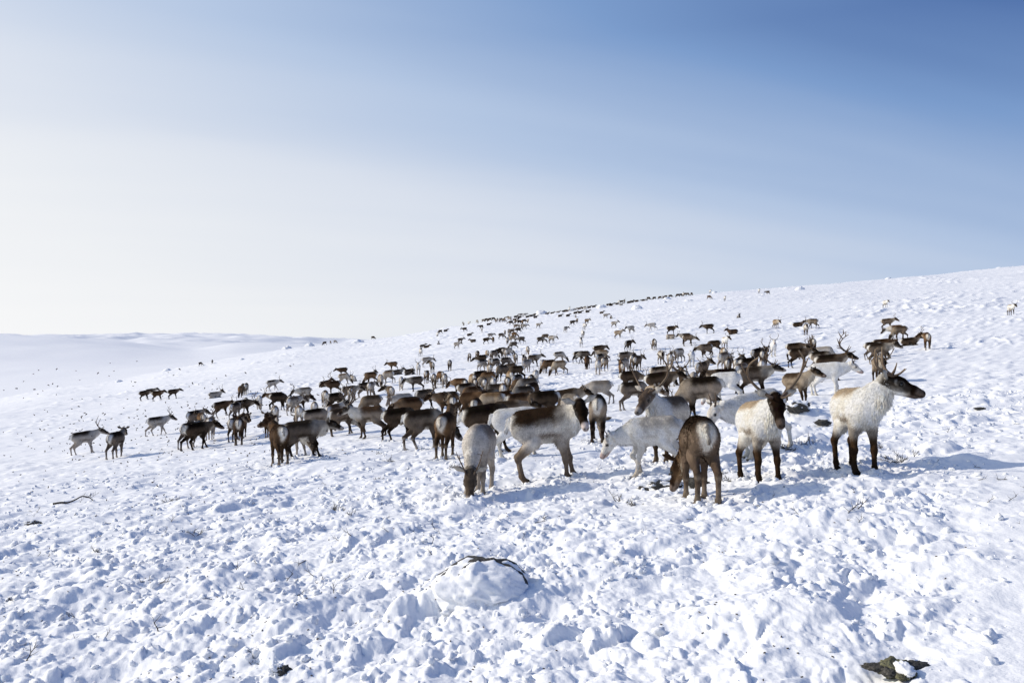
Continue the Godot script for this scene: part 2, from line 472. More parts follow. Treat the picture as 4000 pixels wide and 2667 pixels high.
const HERD := [
	["br2", "g@26:np=-46,hp=-58,legs=.05/-.05/.04/-.07,fat=.93", 1.98, 8.37, 89, 0.89, "", "grey-brown reindeer seen from behind grazing beside the white calf"],
	["pw", "s@-8:np=34,hp=-46,mane=1.2,fat=1.06,legs=.06/-.05/.02/-.04", 2.92, 9.35, 273, 0.94, "a3 1.2", "cream reindeer facing the camera with tall lyre antlers and snow on its dark muzzle"],
	["pw", "s@62:np=50,hp=-17,mane=1.35,fat=1.06,legs=.03/-.06/.0/.03", 4.06, 9.39, 268, 0.97, "a5 1.1", "big cream reindeer with white mane and forked antlers looking uphill"],
	["gr2", "g@6:np=-54,hp=-66,legs=-.06/.08/.02/-.03", -0.44, 10.60, 260, 0.93, "a2 .85", "light grey reindeer with thin spike antlers grazing towards the camera, muzzle in the snow"],
	["whg", "w@0:np=-12,hp=-52,up1=1.0,legs=.10/.06/.12/-.20,mane=.7", 2.03, 11.03, 174, 0.80, "a1 .7", "small white calf walking with lowered head and one foreleg raised"],
	["bw", "s@-76:np=34,hp=-44,legs=.05/-.02/-.01/.04,mane=.9", 0.55, 11.55, 353, 1.05, "", "white-flanked reindeer with brown saddle, no antlers, turning its dark face to the camera"],
	["wh", "s@8:np=18,hp=-34,mane=.9", 3.74, 11.75, 196, 0.92, "a1 1.3", "white reindeer with two short dark antlers peering out behind the tall-antlered cream one"],
	["pg3", "s@-6:np=48,hp=-34,mane=1.1,legs=.03/-.04/.05/-.02", 2.42, 12.24, 232, 1.00, "a3 1.2", "pale grey reindeer with dark eye patches and long wide antlers staring towards the camera"],
	["wh", "g@-10:np=-34,hp=-56,legs=.05/-.06/.06/-.10", 0.13, 14.96, 3, 0.96, "", "white reindeer grazing behind the brown-saddled one, its head below that belly"],
	["dk2", "g@-10", 1.76, 16.30, 82, 0.98, "", "dark reindeer standing behind the shoulder of the brown-saddled one"],
	["dk", "g@-20", -0.46, 16.49, 10, 1.04, "", "dark brown reindeer with white rump grazing behind the white one"],
	["br", "s@4:np=48,hp=-6,legs=-.07/.07/.0/-.02", -1.44, 17.12, 83, 0.99, "", "reddish-brown reindeer with white rump stripes and dark ears, seen from behind"],
	["br3", "s@40:np=58,hp=-14,legs=.06/-.05/-.02/.03", -5.74, 19.68, 118, 1.02, "", "dark brown reindeer seen from behind with head turned downhill, beside the bearded walker"],
	["dk2", "g@20:np=-40,hp=-55", 4.85, 19.97, 170, 1.08, "a2 1.0", "large dark-backed reindeer with pale flank grazing behind the rear-view one"],
	["dw2", "w:np=-36,hp=-52,legs=.10/-.06/-.10/.20", -2.20, 20.18, 8, 1.04, "a4 .8", "long dark-backed reindeer striding uphill with antlered head down at the snow"],
	["dg", "w@0:np=8,hp=-24,mane=1.7,fat=1.05,up0=.9,legs=.0/.12/.10/-.16", -5.65, 21.61, 15, 1.04, "", "long-bearded reindeer with grey neck and dark back walking uphill, hornless"],
	["gr", "g@0:np=-46,hp=-60", -6.26, 22.88, 333, 0.95, "", "light grey reindeer grazing under the belly of the bearded walker"],
	["gb", "s@-4:np=6,hp=-16", -0.06, 23.05, 6, 0.96, "a1 1.5", "grey-faced reindeer with single spike antler looking uphill over the white back"],
	["gb2", "s@18:np=42,hp=-22,mane=1.1,legs=-.02/.03/-.06/.04", 8.29, 23.13, 302, 0.93, "", "young brown reindeer with big dark ears and black face, hornless, beside the white one"],
	["dk", "k:np=-26,hp=-52,legs=.1/-.1/-.14/.12", -3.34, 23.95, 10, 1.00, "", "dark reindeer with fluffy white tail walking behind the long striding one"],
	["gr", "g@20", 1.81, 24.27, 114, 0.96, "", "round-backed light grey reindeer behind the head of the brown-saddled one"],
	["fw", "s@75:np=30", 4.25, 24.33, 252, 0.97, "", "fawn-maned pale reindeer half hidden behind the staring wide-antlered one"],
	["dk", "g@0", 1.11, 25.52, 182, 1.05, "", "bulky dark reindeer with white hind patch above the brown-saddled back"],
	["wh", "s:np=14,hp=-34,mane=.8,legs=.03/-.06/-.05/.06", 10.15, 25.56, 340, 1.06, "a1 1.4", "pure white reindeer standing side-on facing uphill"],
	["br", "g@-16:np=-54,hp=-56,legs=-.06/.10/.07/-.09", -1.17, 25.72, 83, 1.00, "", "brown reindeer with white-striped rump below the dark-faced lyre-antlered one"],
	["pg2", "h@0:np=34,hp=-24,mane=1.2,legs=-.08/.06/.04/-.04", -4.64, 26.35, 186, 1.04, "a4 1.25", "reindeer with great branching antlers and brown back, facing downhill"],
	["wh", "g@20", 7.18, 26.50, 160, 1.02, "", "white reindeer whose back shows between the dark-backed grazer and the branching-antlered one"],
	["dw", "g@10:legs=.05/-.05/.05/-.12", 4.16, 27.04, 5, 0.98, "", "dark-backed reindeer with pale slender legs and white rump behind the fawn-maned one"],
	["gb", "h@-8:np=6,hp=-34", 1.97, 27.31, 4, 0.95, "", "grey-brown reindeer with dark muzzle just downhill of the pale grey side-on one"],
	["dg", "s:np=22,hp=-18,legs=-.02/.02/.05/-.05", 8.51, 27.85, 349, 1.04, "a4 1.1", "dark grey reindeer with branching antlers stretching its neck uphill towards the young one"],
	["br", "g@28:np=-42,hp=-62,legs=.02/.06/-.04/-.1,fat=1.05", 0.28, 27.97, 19, 0.97, "", "reddish-brown reindeer grazing facing uphill, just below the rumps in the packed middle"],
	["gb2", "h@4:np=2,hp=-48", 13.05, 28.33, 256, 0.98, "a3 1.15", "grey-bodied reindeer with dark lowered face and straight antlers behind the big cream one"],
	["gb", "g", 0.65, 28.51, 93, 0.96, "", "grey-brown reindeer grazing seen from behind, just uphill of the rumps in the packed middle"],
	["dw", "s@8:np=40", -14.30, 28.67, 89, 0.97, "", "dark-backed reindeer without antlers walking away beside the tall-antlered one at the downhill end"],
	["br3", "s@12:np=30", -9.85, 28.69, 107, 0.98, "a2 1.1", "dark-rumped reindeer seen squarely from behind in the middle of the three standing together"],
	["gb", "g@-15", -6.13, 28.90, 32, 1.00, "", "grey-brown reindeer with pale hind leg behind the great-antlered one's muzzle"],
	["dk", "w@-20:np=18", -11.59, 29.27, 50, 1.00, "a2 1.2", "dark reindeer striding with head turned uphill, first of the close group"],
	["dk", "h@-25:np=22,hp=-42", 7.92, 29.35, 171, 1.00, "a3 1.15", "dark reindeer with long thin antlers lowering its brown head over the white back"],
	["fw", "g@14:np=-46,hp=-64,legs=.12/-.10/-.06/.08,fat=.95", -0.66, 29.40, 167, 0.98, "", "fawn reindeer grazing facing downhill, just uphill of the dark-faced lyre-antlered one"],
	["gb", "s@26:np=34,hp=-30", -2.22, 29.58, 98, 1.03, "", "grey-brown reindeer with heart-shaped white rump above the striding one's back"],
	["br", "g@14:np=-46,hp=-64,legs=.12/-.10/-.06/.08,fat=.95", -0.32, 29.74, 181, 0.97, "", "reddish-brown reindeer grazing facing downhill, just downhill of the spike-antlered grey face"],
	["gr", "h@0:np=-8,hp=-50", 6.84, 29.94, 255, 0.97, "a4 .9", "grey reindeer with curved antlers dipping its head beside the long dark back"],
	["dk", "h@0:np=14,hp=-26", 5.67, 30.26, 349, 1.08, "a4 1.15", "dark reindeer with large branching antlers standing side-on behind the staring one"],
	["dw", "w", -12.30, 30.29, 80, 0.98, "a2 1.1", "dark-backed reindeer with white hindquarters on the downhill edge of the close group"],
	["br", "h@8:np=-6,hp=-46,legs=-.05/.08/-.07/.04", -3.84, 30.50, 201, 1.02, "a2 1.0", "antlered reddish-brown reindeer with lowered head, just uphill of the one holding its head far out"],
	["br3", "s@0:np=22", -1.56, 30.61, 321, 1.04, "a3 1.15", "brown reindeer with dark face and lyre antlers turned uphill in the packed herd"],
	["br", "s@0:np=30", -9.43, 30.90, 279, 0.97, "a3 1.0", "brown reindeer with lyre antlers behind the head-turning dark brown one"],
	["dk2", "g@14:np=-46,hp=-64,legs=.12/-.10/-.06/.08,fat=.95", -7.63, 31.04, 29, 1.00, "", "dark brown reindeer grazing facing uphill, just below the dark back behind the bearded walker"],
	["dk", "s:np=26,hp=-24,mane=1.2", 12.46, 31.16, 342, 1.05, "a4 1.45", "dark-backed reindeer with pale neck and heavy rack of antlers above the white one"],
	["gb", "h@-24:np=20,hp=-30,legs=.07/-.06/.05/-.05", -10.94, 31.37, 87, 0.96, "", "grey-brown reindeer pressed against the downhill flank of the dark-rumped one"],
	["gr", "h@0:np=-6,hp=-40,legs=.05/-.05/.10/-.09", 3.56, 31.40, 172, 0.96, "", "pale grey reindeer side-on with tufted white tail, facing downhill"],
	["dwl", "s:np=24,legs=.06/-.03/-.1/.05", -17.25, 32.12, 36, 0.94, "a3 1.15", "grey-brown reindeer with tall thin antlers at the downhill end of the herd"],
	["dk", "s@0:np=35", 7.06, 32.67, 86, 1.00, "a4 1.25", "branch-antlered dark brown reindeer standing, downhill of the row of rumps in the uphill group"],
	["dg", "g@28:np=-42,hp=-62,legs=.02/.06/-.04/-.1,fat=1.05", -0.92, 32.78, 2, 0.98, "", "slate grey reindeer grazing facing uphill, just uphill of the dark-faced lyre-antlered one"],
	["br", "h@-20", -11.14, 32.80, 99, 1.00, "", "brown reindeer with white rump just behind the dark-rumped one"],
	["br", "s@0:np=20", -2.59, 32.86, 197, 1.02, "a4 1.3", "brown reindeer with the widest branching rack, behind the grey-rumped one"],
	["gr", "h@22:np=4,hp=-44,fat=.96", -12.47, 32.90, 103, 0.98, "a2", "pale grey reindeer seen from behind on the uphill edge of the close group"],
	["dk", "g@28:np=-42,hp=-62,legs=.02/.06/-.04/-.1,fat=1.05", -4.20, 32.97, 185, 0.98, "", "dark brown reindeer grazing facing downhill, just uphill of the one holding its head far out"],
	["pg2", "s@-45", -7.43, 33.24, 71, 1.02, "a4 1.1", "branch-antlered pale grey reindeer standing, just uphill of the dark back behind the bearded walker"],
	["dg", "g@20", 0.52, 33.30, 199, 0.97, "a2 .9", "antlered slate grey reindeer grazing facing downhill, just uphill of the rumps in the packed middle"],
	["gw", "g", 9.69, 33.53, 46, 0.98, "", "fawn-grey reindeer grazing angled away uphill, just below the row of rumps in the uphill group"],
	["gw", "g@28:np=-42,hp=-62,legs=.02/.06/-.04/-.1,fat=1.05", -9.31, 34.79, 107, 0.99, "", "fawn-grey reindeer grazing seen from behind, just downhill of the dark back behind the bearded walker"],
	["br3", "g@28:np=-42,hp=-62,legs=.02/.06/-.04/-.1,fat=1.05", 0.89, 34.84, 61, 1.00, "", "deep brown reindeer grazing angled away uphill, just above the spike-antlered grey face"],
	["gw", "g@-16:np=-54,hp=-56,legs=-.06/.10/.07/-.09", 11.16, 35.48, 69, 0.97, "", "fawn-grey reindeer grazing seen from behind, just above the neck-stretching antlered one"],
	["dk", "g@-35:np=-20,hp=-45", 5.45, 36.46, 357, 0.98, "a2 1.1", "dark reindeer with pale antlers grazing uphill of the grey side-on one"],
	["br", "g", -1.74, 36.83, 203, 0.98, "", "reddish-brown reindeer grazing facing downhill, just uphill of the widest branching rack"],
	["gw", "g@14:np=-46,hp=-64,legs=.12/-.10/-.06/.08,fat=.95", -0.42, 36.83, 92, 0.98, "", "fawn-grey reindeer grazing seen from behind, just below the rumps in the packed middle"],
	["gw", "g@-16:np=-54,hp=-56,legs=-.06/.10/.07/-.09", -10.98, 36.86, 105, 0.97, "", "fawn-grey reindeer grazing seen from behind, downhill of the dark back behind the bearded walker"],
	["gb", "g", -6.45, 36.95, 190, 1.00, "", "grey-brown reindeer grazing facing downhill, just downhill of the one holding its head far out"],
	["gwh", "h@22:np=4,hp=-44,fat=.96", -5.02, 37.00, 208, 0.95, "a2", "antlered whitish grey reindeer with lowered head facing downhill, below the hornless slate grey one"],
	["dg", "g", -0.73, 37.01, 181, 0.97, "", "slate grey reindeer grazing facing downhill, just below the rumps in the packed middle"],
	["br", "h@0", -14.42, 37.01, 121, 1.00, "a2", "reddish-brown reindeer in the heart of the close group"],
	["gw", "g", -9.22, 37.14, 104, 0.97, "", "fawn-grey reindeer grazing seen from behind, above the bearded walker"],
	["dk2", "g@28:np=-42,hp=-62,legs=.02/.06/-.04/-.1,fat=1.05", 14.51, 37.22, 347, 1.00, "a3 1.1", "lyre-antlered dark brown reindeer grazing facing uphill, just uphill of the branching-antlered dark one"],
	["dg2", "w:np=-40,hp=-50", 0.82, 37.60, 184, 1.05, "a2", "antlered slate grey reindeer walking facing downhill, just above the spike-antlered grey face"],
	["gwh", "s@26:np=34,hp=-30", 7.61, 37.90, 79, 0.98, "a2", "antlered whitish grey reindeer standing, downhill of the row of rumps in the uphill group"],
	["dg", "g@0", -4.09, 38.01, 24, 1.00, "a2", "antlered slate grey reindeer grazing facing uphill, just downhill of the widest branching rack"],
	["dk", "g", 11.37, 38.15, 13, 0.98, "", "hornless dark brown reindeer grazing, just uphill of the row of rumps in the uphill group"],
	["dk2", "g@-16:np=-54,hp=-56,legs=-.06/.10/.07/-.09", 7.15, 38.17, 353, 1.00, "", "dark brown reindeer grazing facing uphill, uphill of the tufted-tail pale grey one"],
	["gb", "s@-25", 9.17, 38.36, 47, 1.00, "a3", "lyre-antlered grey-brown reindeer standing, downhill of the row of rumps in the uphill group"],
	["dw2", "s@0:np=16", 17.83, 38.54, 339, 1.02, "a1", "spike-antlered dark-backed reindeer standing facing uphill, downhill of the uphill brown one with head turned"],
	["gb", "s@-30:np=46,hp=-20,legs=-.04/.05/.04/-.06,fat=.95", 10.99, 38.75, 64, 0.98, "a2", "antlered grey-brown reindeer standing seen from behind, just downhill of the neck-stretching antlered one"],
	["dwl", "w:np=24", -17.42, 39.11, 34, 0.94, "a2 1.15", "dark-backed reindeer with pale legs walking uphill on its own"],
	["gb", "h@-24:np=20,hp=-30,legs=.07/-.06/.05/-.05", 10.69, 39.39, 71, 0.97, "a2", "antlered grey-brown reindeer with lowered head seen from behind, downhill of the neck-stretching antlered one"],
	["br", "g@28:np=-42,hp=-62,legs=.02/.06/-.04/-.1,fat=1.05", 0.52, 39.86, 189, 0.96, "", "reddish-brown reindeer grazing facing downhill, just above the spike-antlered grey face"],
	["dk2", "g", -2.24, 40.25, 11, 1.00, "", "dark brown reindeer grazing facing uphill, just above the dark-faced lyre-antlered one"],
	["dw", "h@-24:np=20,hp=-30,legs=.07/-.06/.05/-.05", -16.11, 40.36, 67, 0.98, "", "dark and white reindeer at the back of the close group"],
	["dk", "w:np=18,hp=-30,legs=.02/.04/-.14/.04", 15.04, 41.60, 342, 1.02, "a4 1.2", "dark brown reindeer with branching antlers and pale neck side-on in the uphill antlered group"],
	["dw", "g@-16:np=-54,hp=-56,legs=-.06/.10/.07/-.09", 19.15, 42.03, 339, 0.95, "", "dark-backed reindeer grazing facing uphill, downhill of the uphill brown one with head turned"],
	["gwh", "g@-16:np=-54,hp=-56,legs=-.06/.10/.07/-.09", 16.59, 42.22, 343, 0.95, "", "whitish grey reindeer grazing facing uphill, just uphill of the branching-antlered dark one"],
	["br3", "g", -0.24, 42.87, 90, 0.98, "a2", "antlered deep brown reindeer grazing seen from behind, above the spike-antlered grey face"],
	["dk", "g@28:np=-42,hp=-62,legs=.02/.06/-.04/-.1,fat=1.05", -9.56, 43.21, 42, 1.00, "", "dark brown reindeer grazing angled away uphill, just downhill of the rump behind the great antlers"],
	["gb", "s@82:np=20", -6.58, 43.22, 104, 1.05, "a2 1.1", "grey-brown reindeer seen from behind with antlered head held far out to its downhill side"],
	["br3", "h@22:np=4,hp=-44,fat=.96", 20.21, 43.38, 337, 0.98, "a2", "antlered deep brown reindeer with lowered head, downhill of the uphill brown one with head turned"],
	["gw", "h@-35", -11.92, 43.47, 67, 1.00, "a2", "antlered fawn-grey reindeer with lowered head, downhill of the dark back behind the bearded walker"],
	["br", "g@-16:np=-54,hp=-56,legs=-.06/.10/.07/-.09", 1.05, 43.52, 81, 0.96, "", "reddish-brown reindeer grazing seen from behind, above the spike-antlered grey face"],
	["gwh", "g", -1.03, 43.75, 92, 0.97, "", "whitish grey reindeer grazing seen from behind, just downhill of the rumps in the packed middle"],
	["dw", "g@14:np=-46,hp=-64,legs=.12/-.10/-.06/.08,fat=.95", -1.50, 43.81, 90, 0.99, "", "dark-backed reindeer grazing seen from behind, just downhill of the rumps in the packed middle"],
	["dk", "s@-10", 13.89, 43.88, 62, 1.00, "a4 .9", "branch-antlered dark brown reindeer standing seen from behind, just below the lone white antlered one"],
	["dw", "h@22:np=4,hp=-44,fat=.96", -15.28, 43.91, 79, 0.97, "a2", "antlered dark-backed reindeer with lowered head angled away uphill, above the dark-rumped trio"],
	["br", "s@72:np=14", 23.30, 44.64, 67, 1.00, "a2", "antlered reddish-brown reindeer standing seen from behind, downhill of the lone uphill-edge one"],
	["dw", "g@28:np=-42,hp=-62,legs=.02/.06/-.04/-.1,fat=1.05", 0.31, 44.93, 58, 0.98, "a4 .8", "branch-antlered dark-backed reindeer grazing angled away uphill, just uphill of the rumps in the packed middle"],
	["dk", "h@-15", -11.99, 44.94, 25, 0.95, "a2", "antlered dark brown reindeer with lowered head facing uphill, above the bearded walker"],
	["gw", "h@8:np=-6,hp=-46,legs=-.05/.08/-.07/.04", 12.00, 44.97, 43, 0.99, "a2", "antlered fawn-grey reindeer with lowered head angled away uphill, downhill of the neck-stretching antlered one"],
	["dk", "h@-15:np=0,hp=-40", -15.26, 45.25, 19, 1.00, "a4 .9", "branch-antlered dark brown reindeer with lowered head facing uphill, above the dark-rumped trio"],
	["dw", "g@28:np=-42,hp=-62,legs=.02/.06/-.04/-.1,fat=1.05", -2.68, 45.27, 98, 0.97, "", "dark-backed reindeer grazing seen from behind, just above the dark-faced lyre-antlered one"],
	["br3", "g@-16:np=-54,hp=-56,legs=-.06/.10/.07/-.09", -2.11, 45.29, 95, 0.95, "", "deep brown reindeer grazing seen from behind, just above the dark-faced lyre-antlered one"],
	["dk", "h", 14.01, 45.51, 43, 0.98, "", "hornless dark brown reindeer with lowered head, just downhill of the lone white antlered one"],
	["br", "s@10", 6.33, 45.87, 87, 0.98, "a2 .9", "antlered reddish-brown reindeer standing seen from behind, above the tufted-tail pale grey one"],
	["br", "h@8:np=-6,hp=-46,legs=-.05/.08/-.07/.04", -2.99, 46.44, 154, 0.97, "a3", "lyre-antlered reddish-brown reindeer with lowered head facing downhill, just uphill of the widest branching rack"],
	["dk", "g@-30:np=0", 16.59, 46.52, 342, 1.00, "a4", "branch-antlered dark brown reindeer grazing facing uphill, just above the branching-antlered dark one"],
	["gw", "g@-16:np=-54,hp=-56,legs=-.06/.10/.07/-.09", -10.90, 46.57, 103, 0.97, "", "fawn-grey reindeer grazing seen from behind, above the dark back behind the bearded walker"],
	["dw", "g@28:np=-42,hp=-62,legs=.02/.06/-.04/-.1,fat=1.05", -13.09, 46.90, 106, 0.95, "", "dark-backed reindeer grazing seen from behind, downhill of the dark back behind the bearded walker"],
	["fw", "g", -1.49, 46.92, 188, 0.96, "", "fawn reindeer grazing facing downhill, just downhill of the rumps in the packed middle"],
	["br3", "h@-10:np=10,hp=-46,legs=.1/-.05/-.1/.06", -17.10, 46.95, 38, 0.95, "a2", "antlered deep brown reindeer with lowered head facing uphill, above the dark-rumped trio"],
	["gwh", "h@8:np=-6,hp=-46,legs=-.05/.08/-.07/.04", 1.41, 47.34, 84, 0.96, "a2", "antlered whitish grey reindeer with lowered head, below the slate grey antlered one in mid-herd"],
	["dw", "g@-16:np=-54,hp=-56,legs=-.06/.10/.07/-.09", -11.15, 47.42, 95, 1.00, "a2", "antlered dark-backed reindeer grazing seen from behind, above the dark back behind the bearded walker"],
	["dk", "g:np=-30", -13.99, 47.48, 16, 1.04, "", "dark brown reindeer grazing facing uphill, downhill of the dark back behind the bearded walker"],
	["gwh", "g@-16:np=-54,hp=-56,legs=-.06/.10/.07/-.09", -15.24, 47.97, 110, 0.98, "", "whitish grey reindeer grazing seen from behind, above the dark-rumped trio"],
	["fw", "g", -0.13, 48.49, 102, 0.96, "", "fawn reindeer grazing seen from behind, just above the rumps in the packed middle"],
	["gw", "g@28:np=-42,hp=-62,legs=.02/.06/-.04/-.1,fat=1.05", -9.83, 48.55, 97, 0.97, "", "fawn-grey reindeer grazing seen from behind, below the slate grey one lying above the downhill group"],
	["wh", "h", 11.06, 48.90, 73, 0.97, "", "hornless white reindeer with lowered head, downhill of the row of rumps in the uphill group"],
	["gr", "g@-16:np=-54,hp=-56,legs=-.06/.10/.07/-.09", -16.38, 48.97, 108, 0.95, "", "light grey reindeer grazing seen from behind, above the dark-rumped trio"],
	["br", "g@14:np=-46,hp=-64,legs=.12/-.10/-.06/.08,fat=.95", -1.37, 49.18, 172, 0.99, "", "reddish-brown reindeer grazing facing downhill, just downhill of the rumps in the packed middle"],
	["fw", "g@28:np=-42,hp=-62,legs=.02/.06/-.04/-.1,fat=1.05", -2.45, 49.29, 107, 0.96, "", "fawn reindeer grazing seen from behind, above the dark-faced lyre-antlered one"],
	["gw", "h@8:np=-6,hp=-46,legs=-.05/.08/-.07/.04", 9.80, 49.40, 81, 0.98, "a2", "antlered fawn-grey reindeer with lowered head, below the whitish one walking on the open slope"],
	["dk", "l", 24.84, 49.76, 343, 0.98, "", "dark brown reindeer lying facing uphill, just downhill of the uphill brown one with head turned"],
	["gr", "g@-16:np=-54,hp=-56,legs=-.06/.10/.07/-.09", 7.00, 49.81, 54, 0.94, "", "light grey reindeer grazing angled away uphill, above the tufted-tail pale grey one"],
	["fw", "g@14:np=-46,hp=-64,legs=.12/-.10/-.06/.08,fat=.95", 13.25, 49.81, 83, 0.97, "", "hornless fawn reindeer grazing, just downhill of the row of rumps in the uphill group"],
	["dw", "h:np=4", -10.17, 50.15, 13, 1.00, "a2", "antlered dark-backed reindeer with lowered head, below the slate grey one lying above the downhill group"],
	["gwh", "h@8:np=-6,hp=-46,legs=-.05/.08/-.07/.04", 5.44, 50.31, 80, 0.97, "a1", "spike-antlered whitish grey reindeer with lowered head seen from behind, above the tufted-tail pale grey one"],
	["gb", "h@-24:np=20,hp=-30,legs=.07/-.06/.05/-.05", 7.96, 50.37, 59, 0.96, "a2", "antlered grey-brown reindeer with lowered head seen from behind, uphill of the tufted-tail pale grey one"],
	["dk", "g", -1.95, 50.56, 14, 0.99, "", "dark brown reindeer grazing facing uphill, downhill of the rumps in the packed middle"],
	["dk", "g", 19.42, 51.35, 77, 0.97, "", "dark brown reindeer grazing seen from behind, below the cream front-facing one on the open slope"],
	["wh", "s:np=46", 16.93, 51.52, 256, 1.00, "a3 .95", "white antlered reindeer facing the camera, standing alone above the antlered group"],
	["br", "h@-24:np=20,hp=-30,legs=.07/-.06/.05/-.05", -15.26, 51.80, 206, 1.00, "a2", "antlered reddish-brown reindeer with lowered head, downhill of the dark back behind the bearded walker"],
	["gw", "h@-40", -9.21, 51.86, 86, 1.00, "a2", "antlered fawn-grey reindeer with lowered head, just uphill of the rump behind the great antlers"],
	["dk", "g@28:np=-42,hp=-62,legs=.02/.06/-.04/-.1,fat=1.05", 0.39, 51.97, 176, 0.98, "", "dark brown reindeer grazing facing downhill, below the slate grey antlered one in mid-herd"],
	["dg", "s@0:np=14,hp=-36", -6.17, 52.01, 187, 1.00, "", "slate grey reindeer standing facing downhill, just below the antlered one lying beside the white rump"],
	["gw", "g@28:np=-42,hp=-62,legs=.02/.06/-.04/-.1,fat=1.05", -4.41, 52.17, 91, 0.95, "", "fawn-grey reindeer grazing seen from behind, just above the widest branching rack"],
	["gb", "h@8:np=-6,hp=-46,legs=-.05/.08/-.07/.04", 7.99, 52.38, 67, 0.97, "", "grey-brown reindeer with lowered head seen from behind, above the tufted-tail pale grey one"],
	["dw", "g", -9.72, 52.52, 40, 0.97, "", "dark-backed reindeer grazing angled away uphill, just uphill of the rump behind the great antlers"],
	["fw", "g:legs=.1/-.1/-.1/.15", 3.22, 52.82, 191, 0.98, "", "fawn reindeer grazing facing downhill, uphill of the slate grey antlered one in mid-herd"],
	["fw", "h@22:np=4,hp=-44,fat=.96", 6.18, 52.91, 65, 0.96, "", "fawn reindeer with lowered head seen from behind, above the tufted-tail pale grey one"],
	["gb", "g@28:np=-42,hp=-62,legs=.02/.06/-.04/-.1,fat=1.05", -0.61, 53.07, 227, 1.04, "a2", "antlered grey-brown reindeer grazing, just above the rumps in the packed middle"],
	["gb", "g@-16:np=-54,hp=-56,legs=-.06/.10/.07/-.09", -5.20, 53.08, 96, 0.97, "", "grey-brown reindeer grazing seen from behind, just uphill of the hornless slate grey one"],
	["pg", "w:np=6,hp=-40", -14.08, 54.28, 197, 1.00, "a4 .9", "branch-antlered pale grey reindeer walking facing downhill, above the dark back behind the bearded walker"],
	["pg", "h@-10:np=-4", 11.48, 54.51, 220, 1.00, "a2 1.1", "antlered pale grey reindeer with lowered head, below the dark antlered pair on the open slope"],
	["gb", "g", 26.68, 54.53, 166, 0.98, "", "grey-brown reindeer grazing facing downhill, downhill of the uphill brown one with head turned"],
	["pg", "h@-18:np=0,hp=-50", 10.24, 54.66, 275, 0.97, "a2", "antlered pale grey reindeer with lowered head, below the whitish one walking on the open slope"],
	["gwh", "g", -7.63, 54.85, 96, 0.95, "", "hornless whitish grey reindeer grazing, just below the antlered one lying beside the white rump"],
	["br", "g", 2.64, 55.01, 197, 0.97, "", "reddish-brown reindeer grazing facing downhill, just uphill of the slate grey antlered one in mid-herd"],
	["br", "g@28:np=-42,hp=-62,legs=.02/.06/-.04/-.1,fat=1.05", -4.96, 55.32, 117, 0.95, "", "reddish-brown reindeer grazing seen from behind, uphill of the hornless slate grey one"],
	["gb", "g@28:np=-42,hp=-62,legs=.02/.06/-.04/-.1,fat=1.05", -0.05, 55.76, 180, 0.94, "", "grey-brown reindeer grazing facing downhill, below the white grazer in the column"],
	["pg2", "h:np=-8", 27.28, 56.37, 150, 1.00, "a1", "spike-antlered pale grey reindeer with lowered head, downhill of the uphill brown one with head turned"],
	["br3", "g@14:np=-46,hp=-64,legs=.12/-.10/-.06/.08,fat=.95", 5.32, 56.45, 257, 0.96, "a2", "antlered deep brown reindeer grazing facing the camera, below the cream one facing out of mid-slope"],
	["gb", "h:np=-8", 13.86, 56.65, 186, 1.00, "a2", "antlered grey-brown reindeer with lowered head, below the dark antlered pair on the open slope"],
	["gr", "h@22:np=4,hp=-44,fat=.96", 2.21, 56.97, 78, 0.95, "", "hornless light grey reindeer with lowered head, uphill of the rumps in the packed middle"],
	["br3", "s@0:np=26", -12.76, 57.40, 195, 1.02, "a2", "antlered deep brown reindeer standing facing downhill, just downhill of the rump behind the great antlers"],
	["dw", "h@-20:np=0", 8.17, 57.45, 12, 0.97, "a2", "antlered dark-backed reindeer with lowered head, uphill of the cream one facing out of mid-slope"],
	["gw", "g", -1.63, 57.53, 96, 0.95, "", "fawn-grey reindeer grazing seen from behind, above the rumps in the packed middle"],
	["dw", "h@22:np=4,hp=-44,fat=.96", 6.42, 58.02, 54, 0.95, "", "dark-backed reindeer with lowered head angled away uphill, below the cream one facing out of mid-slope"],
	["br", "h@22:np=4,hp=-44,fat=.96", -6.26, 58.36, 86, 0.95, "", "reddish-brown reindeer with lowered head seen from behind, just above the hornless slate grey one"],
	["gr", "h", 1.08, 58.86, 53, 0.98, "", "hornless light grey reindeer with lowered head, uphill of the white grazer in the column"],
	["dk", "g@14:np=-46,hp=-64,legs=.12/-.10/-.06/.08,fat=.95", 15.19, 59.43, 166, 1.02, "", "dark brown reindeer grazing facing downhill, below the dark antlered pair on the open slope"],
	["gw", "g@-16:np=-54,hp=-56,legs=-.06/.10/.07/-.09", -9.98, 60.44, 289, 0.96, "", "hornless fawn-grey reindeer grazing, just uphill of the slate grey one lying above the downhill group"],
	["gw", "g@-16:np=-54,hp=-56,legs=-.06/.10/.07/-.09", -9.63, 62.42, 169, 0.96, "", "fawn-grey reindeer grazing facing downhill, uphill of the slate grey one lying above the downhill group"],
	["br", "g@-16:np=-54,hp=-56,legs=-.06/.10/.07/-.09", -21.53, 63.00, 287, 0.95, "", "reddish-brown reindeer grazing facing the camera, above the dark-rumped trio"],
	["pw", "s@28", 16.89, 63.19, 273, 0.95, "a3", "lyre-antlered cream reindeer standing, uphill of the dark antlered pair on the open slope"],
	["br", "g", -11.11, 63.29, 194, 0.97, "", "reddish-brown reindeer grazing facing downhill, just below the slate grey one lying above the downhill group"],
	["dg", "w:np=-20,hp=-45", 5.86, 64.14, 175, 1.00, "", "slate grey reindeer walking facing downhill, below the cream one facing out of mid-slope"],
	["fw", "k:np=10", 7.39, 64.20, 177, 0.97, "a3 .8", "lyre-antlered fawn reindeer walking facing downhill, uphill of the cream one facing out of mid-slope"],
